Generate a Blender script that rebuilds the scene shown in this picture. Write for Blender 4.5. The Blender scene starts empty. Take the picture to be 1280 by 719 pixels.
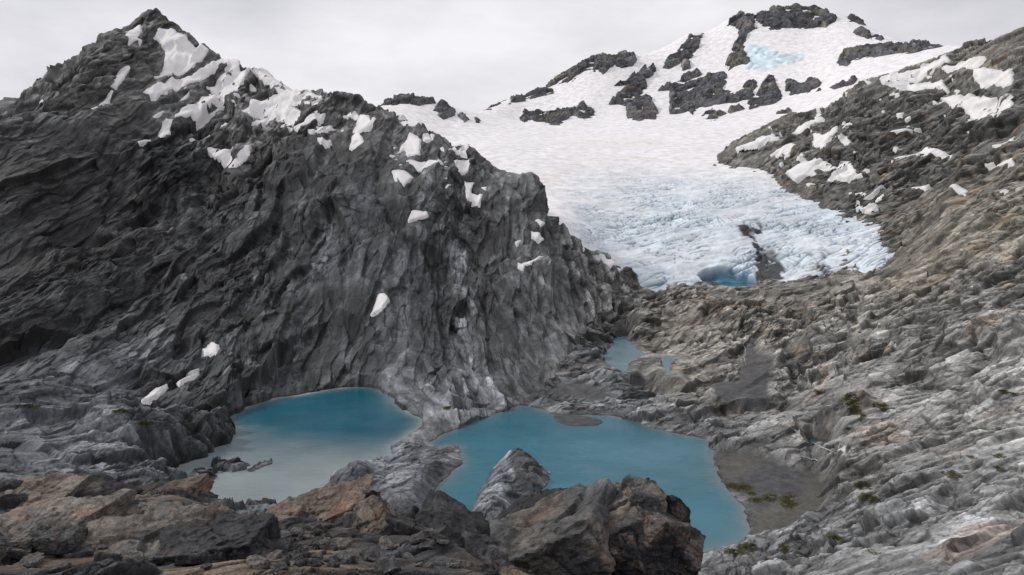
import bpy, bmesh, math, random
import numpy as np
from concurrent.futures import ThreadPoolExecutor
from mathutils import Vector, Matrix

Q = 1.0                       # tessellation quality
scene = bpy.context.scene
col = scene.collection
F32 = np.float32

# ------------------------------------------------------------------ camera
W0, H0, FPX = 1280.0, 719.0, 914.0
PITCH = math.radians(3.7)
CP, SP = math.cos(PITCH), math.sin(PITCH)

def ray(px, py):
    """surveyed bearing -> (theta, slope s=z/R)"""
    px = np.asarray(px, float); py = np.asarray(py, float)
    xc = (px - W0/2)/FPX; yc = (H0/2 - py)/FPX
    dx = xc; dy = CP + yc*SP; dz = -SP + yc*CP
    r = np.hypot(dx, dy)
    return np.arctan2(dx, dy), dz/r

def pt(px, py, R=None, z=None):
    th, s = ray(px, py)
    if R is None: R = z/s
    return np.array([math.sin(th)*R, math.cos(th)*R, s*R])

def project(P):
    x, y, z = P[..., 0], P[..., 1], P[..., 2]
    d = y*CP - z*SP
    u = y*SP + z*CP
    return W0/2 + FPX*x/d, H0/2 - FPX*u/d

cam_d = bpy.data.cameras.new("camera"); cam = bpy.data.objects.new("camera", cam_d)
col.objects.link(cam); scene.camera = cam
cam_d.sensor_fit = 'HORIZONTAL'; cam_d.sensor_width = 36.0
cam_d.lens = 36.0*FPX/W0
cam.rotation_euler = (math.pi/2 - PITCH, 0, 0)
cam_d.clip_start = 0.5; cam_d.clip_end = 20000

# ------------------------------------------------------------------ noise
POOL = ThreadPoolExecutor(4)
def _perlin(x, y, z, seed):
    xf = np.floor(x); yf = np.floor(y); zf = np.floor(z)
    xi = xf.astype(np.int32).view(np.uint32); yi = yf.astype(np.int32).view(np.uint32); zi = zf.astype(np.int32).view(np.uint32)
    x = x - xf; y = y - yf; z = z - zf
    u = x*x*x*(x*(x*6-15)+10); v = y*y*y*(y*(y*6-15)+10); w = z*z*z*(z*(z*6-15)+10)
    hx = (xi*np.uint32(374761393), (xi+np.uint32(1))*np.uint32(374761393))
    hy = (yi*np.uint32(668265263), (yi+np.uint32(1))*np.uint32(668265263))
    hz = (zi*np.uint32(3266489917)+np.uint32(seed*7919+13), (zi+np.uint32(1))*np.uint32(3266489917)+np.uint32(seed*7919+13))
    def corner(a, b, c):
        h = hx[a] ^ hy[b] ^ hz[c]
        h = (h ^ (h >> np.uint32(15)))*np.uint32(2246822519)
        h = (h ^ (h >> np.uint32(13)))*np.uint32(3266489917)
        h = h ^ (h >> np.uint32(16))
        gx = (h & np.uint32(255)).astype(F32)*(2/255.)-1
        gy = ((h >> np.uint32(8)) & np.uint32(255)).astype(F32)*(2/255.)-1
        gz = ((h >> np.uint32(16)) & np.uint32(255)).astype(F32)*(2/255.)-1
        return gx*(x-a)+gy*(y-b)+gz*(z-c)
    def lerp(a, b, t): return a+(b-a)*t
    x00 = lerp(corner(0,0,0), corner(1,0,0), u); x10 = lerp(corner(0,1,0), corner(1,1,0), u)
    x01 = lerp(corner(0,0,1), corner(1,0,1), u); x11 = lerp(corner(0,1,1), corner(1,1,1), u)
    return lerp(lerp(x00, x10, v), lerp(x01, x11, v), w)*1.5

def perlin(x, y, z, seed=0):
    sh = x.shape
    x = np.ascontiguousarray(x, F32).ravel(); y = np.ascontiguousarray(y, F32).ravel(); z = np.ascontiguousarray(z, F32).ravel()
    out = np.empty(len(x), F32); st = 40000
    def job(i): out[i:i+st] = _perlin(x[i:i+st], y[i:i+st], z[i:i+st], seed)
    with np.errstate(over='ignore'):
        list(POOL.map(job, range(0, len(x), st)))
    return out.reshape(sh)

def nz(P, lam, seed=0, frame=None):
    """noise of wavelength lam; frame = (3 axes, 3 stretch factors) for grain"""
    if frame is None:
        return perlin(P[..., 0]/lam, P[..., 1]/lam, P[..., 2]/lam, seed)
    A, st = frame
    c = [(P[..., 0]*A[k][0]+P[..., 1]*A[k][1]+P[..., 2]*A[k][2])/(lam*st[k]) for k in range(3)]
    return perlin(c[0], c[1], c[2], seed)

def _facets(x, y, z, seed):
    # fractured rock: every cell a tilted block, grooves where two blocks meet
    x0 = np.floor(x-.5); y0 = np.floor(y-.5); z0 = np.floor(z-.5)
    f1 = np.full(x.shape, 9, F32); f2 = f1.copy(); h1 = np.zeros(x.shape, F32); h2 = h1.copy(); tn = h1.copy()
    hsd = np.uint32((seed*2654435761+97) & 0xffffffff)
    for a in (0, 1):
        for b in (0, 1):
            for c in (0, 1):
                cx = x0+a; cy = y0+b; cz = z0+c
                h = (cx.astype(np.int32).view(np.uint32)*np.uint32(374761393)) ^ (cy.astype(np.int32).view(np.uint32)*np.uint32(668265263)) ^ (cz.astype(np.int32).view(np.uint32)*np.uint32(3266489917)+hsd)
                h = (h ^ (h >> np.uint32(15)))*np.uint32(2246822519)
                h = (h ^ (h >> np.uint32(13)))*np.uint32(3266489917); h = h ^ (h >> np.uint32(16))
                k = (h ^ (h >> np.uint32(7)))*np.uint32(2654435769); k = k ^ (k >> np.uint32(15))
                r = lambda v, s_: ((v >> np.uint32(s_)) & np.uint32(1023)).astype(F32)*(1/1023.)
                dx = x-(cx+.12+.76*r(h, 0)); dy = y-(cy+.12+.76*r(h, 10)); dz = z-(cz+.12+.76*r(h, 20))
                d = dx*dx+dy*dy+dz*dz
                hh = ((r(k, 0)-.5)*dx+(r(k, 10)-.5)*dy+(r(k, 20)-.5)*dz)*1.9+(r(k, 5)-.5)*.75
                n = d < f1
                n2 = (~n) & (d < f2); h2 = np.where(n, h1, np.where(n2, hh, h2)); f2 = np.where(n, f1, np.minimum(f2, d)); h1 = np.where(n, hh, h1); tn = np.where(n, r(k, 15)-.5, tn); f1 = np.where(n, d, f1)
    e = np.sqrt(f2)-np.sqrt(f1); t = .5+.5*np.clip(e/.08, 0, 1)
    return h1*t+h2*(1-t), e, tn

def facets(P, lam, seed=0, frame=None):
    A, st = frame or (((1, 0, 0), (0, 1, 0), (0, 0, 1)), (1, 1, 1))
    c = [np.ascontiguousarray((P[..., 0]*A[k][0]+P[..., 1]*A[k][1]+P[..., 2]*A[k][2])/(lam*st[k]), F32).ravel() for k in range(3)]
    n = len(c[0]); h = np.empty(n, F32); e = h.copy(); tn = h.copy(); st_ = 40000
    def job(i): h[i:i+st_], e[i:i+st_], tn[i:i+st_] = _facets(c[0][i:i+st_], c[1][i:i+st_], c[2][i:i+st_], seed)
    with np.errstate(over='ignore'):
        list(POOL.map(job, range(0, n, st_)))
    return h.reshape(P.shape[:-1]), e.reshape(P.shape[:-1]), tn.reshape(P.shape[:-1])

def fbm(P, lam, n, seed=0, frame=None, gain=.5):
    o = 0; a = 1
    for k in range(n):
        o = o + a*nz(P, lam/2**k, seed+k*17, frame); a *= gain
    return o

def sstep(a, b, x):
    t = np.clip((x-a)/(b-a), 0, 1)
    return t*t*(3-2*t)

# ------------------------------------------------------------------ polygons
def in_poly(x, y, poly):
    ins = np.zeros(x.shape, bool); n = len(poly)
    for i in range(n):
        x1, y1 = poly[i]; x2, y2 = poly[(i+1) % n]
        if y1 == y2: continue
        c = ((y1 > y) != (y2 > y)) & (x < (x2-x1)*(y-y1)/(y2-y1)+x1)
        ins ^= c
    return ins

def sdf_poly(x, y, poly):
    """signed distance, positive inside"""
    d = np.full(x.shape, 1e18); n = len(poly)
    for i in range(n):
        x1, y1 = poly[i]; x2, y2 = poly[(i+1) % n]
        ex, ey = x2-x1, y2-y1; L = ex*ex+ey*ey+1e-12
        t = np.clip(((x-x1)*ex+(y-y1)*ey)/L, 0, 1)
        d = np.minimum(d, (x-x1-t*ex)**2+(y-y1-t*ey)**2)
    d = np.sqrt(d)
    return np.where(in_poly(x, y, poly), d, -d)

def sdf_masked(x, y, poly, pad):
    P = np.array(poly)
    out = np.full(x.shape, -pad, float)
    m = (x > P[:, 0].min()-pad) & (x < P[:, 0].max()+pad) & (y > P[:, 1].min()-pad) & (y < P[:, 1].max()+pad)
    if m.any(): out[m] = sdf_poly(x[m], y[m], poly)
    return out

def zp(x0, y0, *pts):          # corners surveyed on an enlargement with origin x0, y0
    return [(x0+a/2.6625, y0+b/2.6625) for a, b in pts]

def plan(poly, z):             # sight lines -> plan outline on the level z
    return [tuple(pt(a, b, z=z)[:2]) for a, b in poly]

# ------------------------------------------------------------------ interpolation of survey points
class Survey:
    KX = 2.0
    def __init__(self, pts, c=0.03):
        self.c = c
        A = []
        for p in pts:
            th, s = ray(p[0], p[1]); A.append((float(th)*self.KX, math.log(p[2]), float(s)))
        A = np.array(A); self.X = A[:, :2]
        d = self._phi(self.X, self.X); n = len(A)
        M = np.zeros((n+3, n+3)); M[:n, :n] = d - np.eye(n)*1e-4
        M[:n, n] = 1; M[:n, n+1:] = self.X; M[n, :n] = 1; M[n+1:, :n] = self.X.T
        self.w = np.linalg.solve(M, np.concatenate([A[:, 2], [0, 0, 0]]))
    def _phi(self, a, b):
        return np.sqrt(((a[:, None, :]-b[None, :, :])**2).sum(-1)+self.c**2)
    def __call__(self, th, lnr):
        q = np.stack([th.ravel()*self.KX, lnr.ravel()], 1); out = np.empty(len(q)); n = len(self.X)
        for i in range(0, len(q), 20000):
            k = q[i:i+20000]
            out[i:i+20000] = self._phi(k, self.X)@self.w[:n] + self.w[n] + k@self.w[n+1:]
        return out.reshape(th.shape)

class Field:
    """a survey sampled on a regular (theta, ln R) table, read by bicubic-free bilinear lookup after light blur"""
    def __init__(self, sv, th0, th1, l0, l1, nt=320, nl=520):
        self.th0, self.th1, self.l0, self.l1, self.nt, self.nl = th0, th1, l0, l1, nt, nl
        T, L = np.meshgrid(np.linspace(th0, th1, nt), np.linspace(l0, l1, nl), indexing='ij')
        self.T, self.L = T, L; self.S = sv(T, L)
    def __call__(self, th, lnr):
        a = np.clip((th-self.th0)/(self.th1-self.th0)*(self.nt-1), 0, self.nt-1.001)
        b = np.clip((lnr-self.l0)/(self.l1-self.l0)*(self.nl-1), 0, self.nl-1.001)
        i = a.astype(int); j = b.astype(int); a = a-i; b = b-j; S = self.S
        return (S[i, j]*(1-a)+S[i+1, j]*a)*(1-b)+(S[i, j+1]*(1-a)+S[i+1, j+1]*a)*b

def adaptive_grid(field, ncol, nrow, floor=.3, blur=6, hid=.25, span=None):
    th = np.linspace(field.th0, field.th1, ncol)
    T, L, S = field.T, field.L, field.S
    ds = np.abs(np.diff(S, axis=1))*FPX
    rm = np.maximum.accumulate(S, axis=1)
    vis = (S >= rm-0.012)[:, 1:]
    w = np.where(vis, ds, ds*hid)
    w = np.minimum(w, np.percentile(w, 99))
    k = np.exp(-np.linspace(-2, 2, 2*blur+1)**2); k /= k.sum()
    wp = np.pad(w, ((blur, blur), (blur, blur)), mode='edge')
    w = np.apply_along_axis(lambda v: np.convolve(v, k, 'valid'), 0, wp)
    w = np.apply_along_axis(lambda v: np.convolve(v, k, 'valid'), 1, w)
    fl = np.ones(w.shape[1])
    if span: fl = np.where((L[0, 1:] > math.log(span[0])) & (L[0, 1:] < math.log(span[1])), 1., .12)
    w = w/w.sum(1, keepdims=True)*(1-floor)+floor*(fl/fl.sum())[None]
    cum = np.concatenate([np.zeros((w.shape[0], 1)), np.cumsum(w, 1)], 1)
    ll = field.L[0]; q = np.linspace(0, 1, nrow)
    inv = np.stack([np.interp(q, c/c[-1], ll) for c in cum])         # nt x nrow
    a = (th-field.th0)/(field.th1-field.th0)*(field.nt-1); a = np.clip(a, 0, field.nt-1.001)
    i = a.astype(int); f = (a-i)[:, None]
    lnr = inv[i]*(1-f)+inv[i+1]*f
    return np.repeat(th[:, None], nrow, 1), lnr

def to_world(th, lnr, s):
    R = np.exp(lnr)
    return np.stack([np.sin(th)*R, np.cos(th)*R, s*R], -1)

def normals(P):
    a = np.gradient(P, axis=0); b = np.gradient(P, axis=1)
    n = np.cross(a, b); n /= np.linalg.norm(n, axis=-1, keepdims=True)+1e-9
    n[n[..., 2] < 0] *= -1
    return n

# ------------------------------------------------------------------ mesh building
def grid_object(name, P, fmask, mat, colr=None, attrs=None, smooth=False):
    """one mesh from the cells of a vertex grid where fmask is set"""
    nc, nr = P.shape[:2]
    idx = np.arange(nc*nr).reshape(nc, nr)
    q = np.stack([idx[:-1, :-1], idx[1:, :-1], idx[1:, 1:], idx[:-1, 1:]], -1)[fmask]
    if len(q) == 0: return None
    used, invx = np.unique(q.ravel(), return_inverse=True)
    V = P.reshape(-1, 3)[used]
    me = bpy.data.meshes.new(name)
    me.vertices.add(len(V)); me.vertices.foreach_set('co', V.astype(F32).ravel())
    me.loops.add(len(q)*4); me.loops.foreach_set('vertex_index', invx.astype(np.int32))
    me.polygons.add(len(q)); me.polygons.foreach_set('loop_start', np.arange(0, len(q)*4, 4, dtype=np.int32))
    me.update(calc_edges=True)
    me.polygons.foreach_set('use_smooth', np.full(len(q), smooth))
    if colr is not None:
        at = me.attributes.new('Col', 'FLOAT_COLOR', 'POINT')
        c = np.ones((len(V), 4), F32); c[:, :3] = colr.reshape(-1, 3)[used]
        at.data.foreach_set('color', c.ravel())
    for k, v in (attrs or {}).items():
        at = me.attributes.new(k, 'FLOAT', 'POINT'); at.data.foreach_set('value', v.reshape(-1)[used].astype(F32))
    me.materials.append(mat)
    o = bpy.data.objects.new(name, me); col.objects.link(o)
    return o

def pieces(m):
    """connected pieces of a cell mask, largest first (crumbs dropped)"""
    out = []; m = m.copy()
    ii, jj = np.nonzero(m)
    if len(ii) == 0: return out
    i0, j0 = ii.min(), jj.min(); sub = m[i0:ii.max()+1, j0:jj.max()+1]
    lab = np.zeros(sub.shape, np.int64); lab[sub] = np.arange(1, sub.sum()+1)
    while True:                                    # spread the largest number through each piece
        n = lab.copy()
        for ax in (0, 1):
            for rev in (False, True):
                a = n if not rev else np.flip(n, ax)
                a = a if ax == 0 else a.T
                for k in range(1, a.shape[0]): a[k] = np.where(a[k] > 0, np.where(a[k-1] > 0, np.maximum(a[k], a[k-1]), a[k]), 0)
        if (n == lab).all(): break
        lab = n
    ids, cnt = np.unique(lab[lab > 0], return_counts=True)
    for k in np.argsort(-cnt):
        if cnt[k] < .22*cnt.max(): break
        q = np.zeros(m.shape, bool); q[i0:i0+sub.shape[0], j0:j0+sub.shape[1]] = lab == ids[k]; out.append(q)
    return out

def tag(o, label=None, cat=None, group=None, kind=None):
    if o is None: return None
    if label: o['label'] = label
    if cat: o['category'] = cat
    if group: o['group'] = group
    if kind: o['kind'] = kind
    return o

# ------------------------------------------------------------------ materials
def new_mat(name):
    m = bpy.data.materials.new(name); m.use_nodes = True
    nt = m.node_tree; nt.nodes.clear()
    o = nt.nodes.new('ShaderNodeOutputMaterial'); b = nt.nodes.new('ShaderNodeBsdfPrincipled')
    nt.links.new(b.outputs[0], o.inputs[0])
    return m, nt, b
def node(nt, t, **kw):
    n = nt.nodes.new(t)
    for k, v in kw.items(): setattr(n, k, v)
    return n
def noise_node(nt, vec, scale, detail=6, rough=.6):
    n = node(nt, 'ShaderNodeTexNoise'); n.inputs['Scale'].default_value = scale
    n.inputs['Detail'].default_value = detail; n.inputs['Roughness'].default_value = rough
    if vec is not None: nt.links.new(vec, n.inputs['Vector'])
    return n.outputs['Fac']
def math_node(nt, op, a, b=None):
    n = node(nt, 'ShaderNodeMath', operation=op)
    for i, v in enumerate((a, b)):
        if v is None: continue
        if isinstance(v, (int, float)): n.inputs[i].default_value = v
        else: nt.links.new(v, n.inputs[i])
    return n.outputs[0]
def maprange(nt, v, a, b, c, d):
    n = node(nt, 'ShaderNodeMapRange'); nt.links.new(v, n.inputs[0])
    for i, k in enumerate((a, b, c, d)): n.inputs[i+1].default_value = k
    return n.outputs[0]

def rock_material(name, fine, rough=.85, bump=.5, spread=.55):
    m, nt, b = new_mat(name)
    a = node(nt, 'ShaderNodeAttribute', attribute_name='Col')
    tc = node(nt, 'ShaderNodeTexCoord').outputs['Object']
    n1 = noise_node(nt, tc, 1/fine, 5, .65)
    n2 = noise_node(nt, tc, .21/fine, 4, .6)
    k = math_node(nt, 'MULTIPLY', maprange(nt, n1, .3, .7, 1-spread, 1+spread), maprange(nt, n2, .3, .7, .8, 1.2))
    mx = node(nt, 'ShaderNodeVectorMath', operation='SCALE')
    nt.links.new(a.outputs['Color'], mx.inputs[0]); nt.links.new(k, mx.inputs['Scale'])
    nt.links.new(mx.outputs[0], b.inputs['Base Color'])
    b.inputs['Roughness'].default_value = rough
    b.inputs['Specular IOR Level'].default_value = .25
    bp = node(nt, 'ShaderNodeBump'); bp.inputs['Strength'].default_value = bump; bp.inputs['Distance'].default_value = fine*.6
    nt.links.new(n1, bp.inputs['Height']); nt.links.new(bp.outputs[0], b.inputs['Normal'])
    return m

def snow_material(name, base=(.76, .76, .775)):
    m, nt, b = new_mat(name)
    tc = node(nt, 'ShaderNodeTexCoord').outputs['Object']
    n1 = noise_node(nt, tc, .05, 6, .6)
    cr = node(nt, 'ShaderNodeValToRGB'); nt.links.new(n1, cr.inputs[0])
    cr.color_ramp.elements[0].position = .3; cr.color_ramp.elements[0].color = (base[0]*.88, base[1]*.88, base[2]*.9, 1)
    cr.color_ramp.elements[1].position = .62; cr.color_ramp.elements[1].color = (*base, 1)
    at = node(nt, 'ShaderNodeAttribute', attribute_name='Col')
    mu = node(nt, 'ShaderNodeVectorMath', operation='MULTIPLY'); nt.links.new(cr.outputs[0], mu.inputs[0]); nt.links.new(at.outputs['Color'], mu.inputs[1])
    nt.links.new(mu.outputs[0], b.inputs['Base Color'])
    b.inputs['Roughness'].default_value = .7; b.inputs['Specular IOR Level'].default_value = .2
    bp = node(nt, 'ShaderNodeBump'); bp.inputs['Strength'].default_value = .3; bp.inputs['Distance'].default_value = .5
    nt.links.new(noise_node(nt, tc, .4, 5, .6), bp.inputs['Height']); nt.links.new(bp.outputs[0], b.inputs['Normal'])
    return m

M_ROCK = rock_material('schist_rock', .9, bump=.35, spread=.35)
M_SNOW = snow_material('snow')
M_ICE = rock_material('glacier_ice', 3.0, rough=.6, bump=.04, spread=.03)
def water_material():
    m, nt, b = new_mat('glacial_water')
    a = node(nt, 'ShaderNodeAttribute', attribute_name='Col')
    nt.links.new(a.outputs['Color'], b.inputs['Base Color'])
    b.inputs['Specular IOR Level'].default_value = .38; b.inputs['Roughness'].default_value = .10; b.inputs['IOR'].default_value = 1.33
    tc = node(nt, 'ShaderNodeTexCoord').outputs['Object']
    bp = node(nt, 'ShaderNodeBump'); bp.inputs['Strength'].default_value = .5; bp.inputs['Distance'].default_value = .3
    mp = node(nt, 'ShaderNodeMapping'); mp.inputs['Rotation'].default_value = (0, 0, .5); mp.inputs['Scale'].default_value = (1, 2.2, 1); nt.links.new(tc, mp.inputs[0])
    gust = noise_node(nt, tc, .03, 3, .6)
    n = math_node(nt, 'MULTIPLY', math_node(nt, 'ADD', noise_node(nt, mp.outputs[0], .8, 4, .65), noise_node(nt, mp.outputs[0], .2, 2, .5)), maprange(nt, gust, .35, .65, .35, 1.3))
    nt.links.new(n, bp.inputs['Height']); nt.links.new(bp.outputs[0], b.inputs['Normal'])
    return m
M_WATER = water_material()
#==SURVEY
LAKE = -80.0
# skyline of the near rock: (px, py, R)
SKY_L = [(-70,160,960),(-20,140,980),(20,123,1000),(60,95,1040),(100,66,1080),(135,45,1150),(165,36,1210),(177,27,1240),(188,10,1260),(204,32,1230),
  (235,52,1200),(262,67,1190),(277,69,1185),(300,82,1150),(340,98,1080),(400,113,1010),(430,124,970),(450,135,930),(478,141,900),
  (515,152,830),(528,157,825),(569,173,790),(600,195,760),(625,214,720),(655,222,690),(674,230,680),(678,255,660),(690,278,655),
  (712,292,655),(738,313,660),(779,334,655),(792,355,640),(812,364,635)]
SKY_R = [(1030,130,1220),(1063,109,1260),(1093,92,1260),(1125,80,1250),(1155,71,1235),(1194,53,1230),(1225,46,1200),(1258,38,1170),(1300,28,1150),(1350,18,1140)]
SKY_R = [(a, b+8, r) for a, b, r in SKY_R]
ROCK = SKY_L + SKY_R + [(a, b+70, r*1.25) for a, b, r in SKY_L] + [(a, b+60, r*1.22) for a, b, r in SKY_R] + [
  (20,640,210),(20,600,238),(20,560,268),(20,520,318),(20,490,350),(20,450,400),(20,400,460),(20,350,530),(20,336,555),(20,345,620),(20,250,720),(20,180,830),
  (-70,640,210),(-70,600,238),(-70,540,290),(-70,490,350),(-70,440,410),(-70,395,480),(-70,375,540),(-70,380,620),(-70,270,730),(-70,200,850),
  (100,600,238),(100,560,266),(100,510,325),(100,470,375),(100,410,450),(100,350,540),(100,307,625),(100,314,700),(100,250,770),(100,180,860),(100,110,980),
  (180,575,256),(180,540,285),(180,500,345),(180,450,410),(180,390,500),(180,330,600),(180,278,700),(180,287,750),(180,235,810),(180,190,860),(180,150,960),(180,100,1080),(180,50,1200),
  (220,545,289),(260,520,330),(260,500,352),(260,460,405),(260,400,490),(260,340,590),(260,290,680),(260,240,780),(255,240,835),(270,185,900),(270,150,1000),(270,110,1090),
  (340,495,370),(340,470,405),(340,420,460),(340,360,560),(340,300,650),(340,250,740),(340,205,820),(340,160,930),(340,120,1030),
  (440,482,398),(440,455,425),(440,420,455),(440,350,520),(440,290,580),(440,230,650),(440,190,760),(440,160,860),
  (520,507,350),(520,470,400),(520,430,440),(520,380,490),(520,320,545),(520,260,600),(520,210,680),(520,175,760),
  (600,500,360),(600,450,420),(600,400,480),(600,350,530),(600,300,580),(600,260,630),(600,220,700),
  (640,508,350),(680,490,378),(680,440,440),(680,390,500),(680,340,550),(680,290,610),
  (740,505,355),(740,490,370),(740,460,410),(740,420,470),(740,380,540),(740,340,610),
  (790,480,395),(775,470,383),(800,390,540),
  (840,540,304),(840,520,330),(840,490,375),(840,450,440),(840,400,540),(840,366,630),(845,356,620),
  (920,560,281),(930,520,330),(920,480,390),(920,440,450),(920,400,490),(920,374,545),(920,368,580),(880,360,600),
  (1000,600,245),(1000,560,280),(1000,520,325),(1000,480,380),(1000,430,460),(1000,390,520),(1000,364,580),
  (1080,719,140),(1080,660,185),(1060,600,232),(1080,560,265),(1080,500,320),(1080,440,400),(1080,390,490),(1080,352,590),(1090,339,640),
  (1108,330,650),(1112,300,690),(1122,272,730),
  (1160,719,125),(1160,660,165),(1160,600,210),(1160,540,265),(1160,480,330),(1160,420,400),(1160,370,470),(1160,320,570),(1160,270,680),(1160,220,790),(1160,180,900),(1160,140,1000),(1160,100,1120),
  (1258,719,110),(1258,650,150),(1258,580,200),(1258,510,260),(1258,440,320),(1258,380,390),(1258,330,460),(1258,280,540),(1258,230,640),(1258,180,750),(1258,120,900),(1258,70,1050),
  (1350,719,100),(1350,650,140),(1350,580,185),(1350,510,240),(1350,440,300),(1350,380,370),(1350,310,450),(1350,260,540),(1350,200,640),(1350,150,750),(1350,90,900),(1350,45,1050),
  (1080,264,770),(1040,250,830),(1010,234,880),(975,217,970),(940,196,1060),(915,183,1150),(1000,190,1010),(1050,200,920),(1050,150,1050),(1100,210,850),(1100,160,970),(1100,110,1130),(990,142,1250),
  (880,212,1150),(945,245,950),(1000,262,850),(1060,292,740),(860,240,1000),(860,320,800),(960,330,720)]
def zc(px, R, z):                     # a survey point given by its level instead of its row
    th, _ = ray(px, 300.); s = z/R
    # row that has this slope at this column
    lo, hi = -3000., 9000.
    for _k in range(60):
        mid = (lo+hi)/2
        if float(ray(px, mid)[1]) > s: lo = mid
        else: hi = mid
    return (px, lo, R)
for px_ in (-70, 60, 190, 320, 450, 580, 700, 820):
    ROCK += [zc(px_, 190, -79), zc(px_, 120, -78), zc(px_, 60, -60), zc(px_, 25, -28)]
for px_ in (940, 1010, 1080, 1160, 1258, 1350):
    ROCK += [zc(px_, 70, -38), zc(px_, 30, -20)]
ROCK += [zc(775, r, -70.6) for r in (388, 420, 455, 490, 520)]+[zc(795, 440, -70.6), zc(765, 440, -70.6), zc(832, 400, -70.6), zc(836, 450, -70.5), zc(836, 480, -70)]
ROCK += [zc(940, 187, -79), zc(940, 130, -70), zc(1010, 190, -76), zc(1010, 130, -63)]
ROCK += [zc(400, 280, -84), zc(300, 250, -83), zc(440, 350, -86), zc(650, 300, -84), zc(760, 280, -86), zc(840, 240, -86), zc(850, 200, -83), zc(560, 250, -83), zc(620,330,-83)]

SKY_G = [(380,128,1750),(440,131,1780),(475,132,1800),(490,128,1820),(512,123,1850),(538,125,1850),(552,129,1850),(569,138,1950),(605,138,2100),(633,126,2200),(673,113,2280),(700,99,2320),(731,80,2360),
  (760,71,2400),(793,70,2420),(820,64,2500),(844,52,2550),(866,42,2560),(880,43,2560),(905,30,2580),(920,20,2600),(960,12,2650),(1000,10,2650),(1040,15,2620),
  (1065,24,2600),(1085,35,2550),(1108,45,2500),(1130,54,2400),(1155,60,2200),(1194,56,2000),(1240,60,1900),(1350,70,1900)]
ICE = SKY_G + [(a, b+60, r*1.25) for a, b, r in SKY_G] + [
  (813,363,640),(845,350,660),(890,352,664),(940,354,662),(1000,357,625),(1050,347,645),(1105,330,655),(813,430,600),(900,430,600),(1000,430,575),(1105,400,600),(760,420,600),(1180,380,600),
  (820,335,680),(845,327,690),(900,327,690),(1000,330,670),(1060,322,680),(1095,305,690),
  (700,282,740),(690,240,900),(650,207,1050),(600,187,1200),(760,290,780),(760,240,920),(760,200,1150),(850,290,760),(850,250,880),(850,210,1080),(850,175,1400),
  (950,290,750),(950,250,860),(950,210,1030),(950,180,1300),(1020,280,760),(1020,255,840),(1070,270,780),(1110,262,780),(1180,262,780),
  (560,230,1000),(480,250,950),(380,280,900),(560,190,1250),(480,200,1200),(380,220,1150),
  (700,170,1550),(620,160,1650),(560,158,1600),(480,158,1450),(700,146,1900),(800,150,1800),(900,150,1700),(1000,140,1700),(1060,140,1500),(1150,150,1400),(1250,150,1400),
  (650,147,2050),(700,137,2080),(760,131,2080),(700,120,2180),(800,110,2200),(850,140,1950),(850,100,2250),(900,120,2050),(900,70,2350),(950,110,2060),(960,80,2200),
  (950,50,2400),(1000,110,2000),(1000,70,2250),(1010,40,2450),(1050,100,1900),(1050,60,2250),(1090,75,2000),(1120,78,1900)]

TH0, TH1 = float(ray(-130, 300)[0]), float(ray(1460, 300)[0])
FR = Field(Survey(ROCK), TH0, TH1, math.log(25), math.log(1700), 370, 620)
FG = Field(Survey(ICE), float(ray(370, 300)[0]), TH1, math.log(570), math.log(3400), 240, 420)

def hit(px, py, field=None, rmin=0):
    """first point of a survey surface on a sight line: (R, s)"""
    field = field or FR
    th, s = ray(px, py); th = float(th); s = float(s)
    l = np.linspace(max(field.l0, math.log(rmin+1e-9)), field.l1, 4000)
    v = field(np.full_like(l, th), l)
    k = np.nonzero(v >= s)[0]
    if len(k) == 0:                       # just over a crest: take the crest
        j = int(np.argmax(v)); return math.exp(l[j]), float(v[j])
    return math.exp(l[k[0]]), s

# ---- waters: outlines (px) and level
LAKE1 = [(276,526),(295,515),(319,505),(345,498),(376,494),(410,487),(443,483.5),(462,484),(475,486.5),(490,496),(501,509),(515,518),(528,524),(526,532),(508,545),(490,558),
  (489,565),(488,573),(472,577),(456,580),(440,590),(424,599),(400,611),(376,620),(355,629),(338,633),(310,633),(278,626),(258,621),(240,617),(222,612),(205,606),(188,600),(205,592),(225,584),(245,575),(263,565),(278,556),(289,547),(293,537)]
LAKE2 = [(577,533),(600,524),(622,516),(640,511),(650,507),(665,509),(678,513),(695,519),(715,520),(738,518),(760,520),(783,524),(798,528),(813,535),(845,542),(880,548.5),(890,552),
  (893,577),(900,599),(914,615),(928,629),(932,642),(931,652),(936,663),(934,673),(924,679),(913,683),(896,687),(879,690),(850,697),(800,700),(740,700),(680,700),(620,695),(585,680),(574,665),(552,652),(540,640),(531,626),(548,606),(564,592),(576,580),
  (574,568),(573,558),(558,556),(543,560),(538,553),(548,546),(560,541)]
POND1 = [(769,423),(781,420),(789,424),(795,436),(803,440),(808,443),(798,448),(790,452),(785,465),(772,464),(757,453),(753,444),(762,438)]
POND2 = [(826,447),(834,444),(843,446),(840,450),(838,460),(841,470),(833,467),(828,457)]
POND3 = [(192,531),(215,529),(235,528),(249,532),(247,541),(225,543),(205,541),(196,537)]
POND4 = [(1012,549),(1022,550),(1030,555),(1038,562),(1028,569),(1016,568),(1011,560)]
POND5 = [(565,514),(575,511),(588,513),(600,511),(612,510),(598,516),(583,521),(570,522)]
TARN = [(885,352.5),(900,352),(925,352.6),(946,354),(948,356.5),(935,358.5),(915,358.5),(900,357),(890,355.5)]
TARN2 = [(976,353),(990,352.5),(1004,355),(1003,358.5),(990,359.5),(980,358)]
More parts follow.
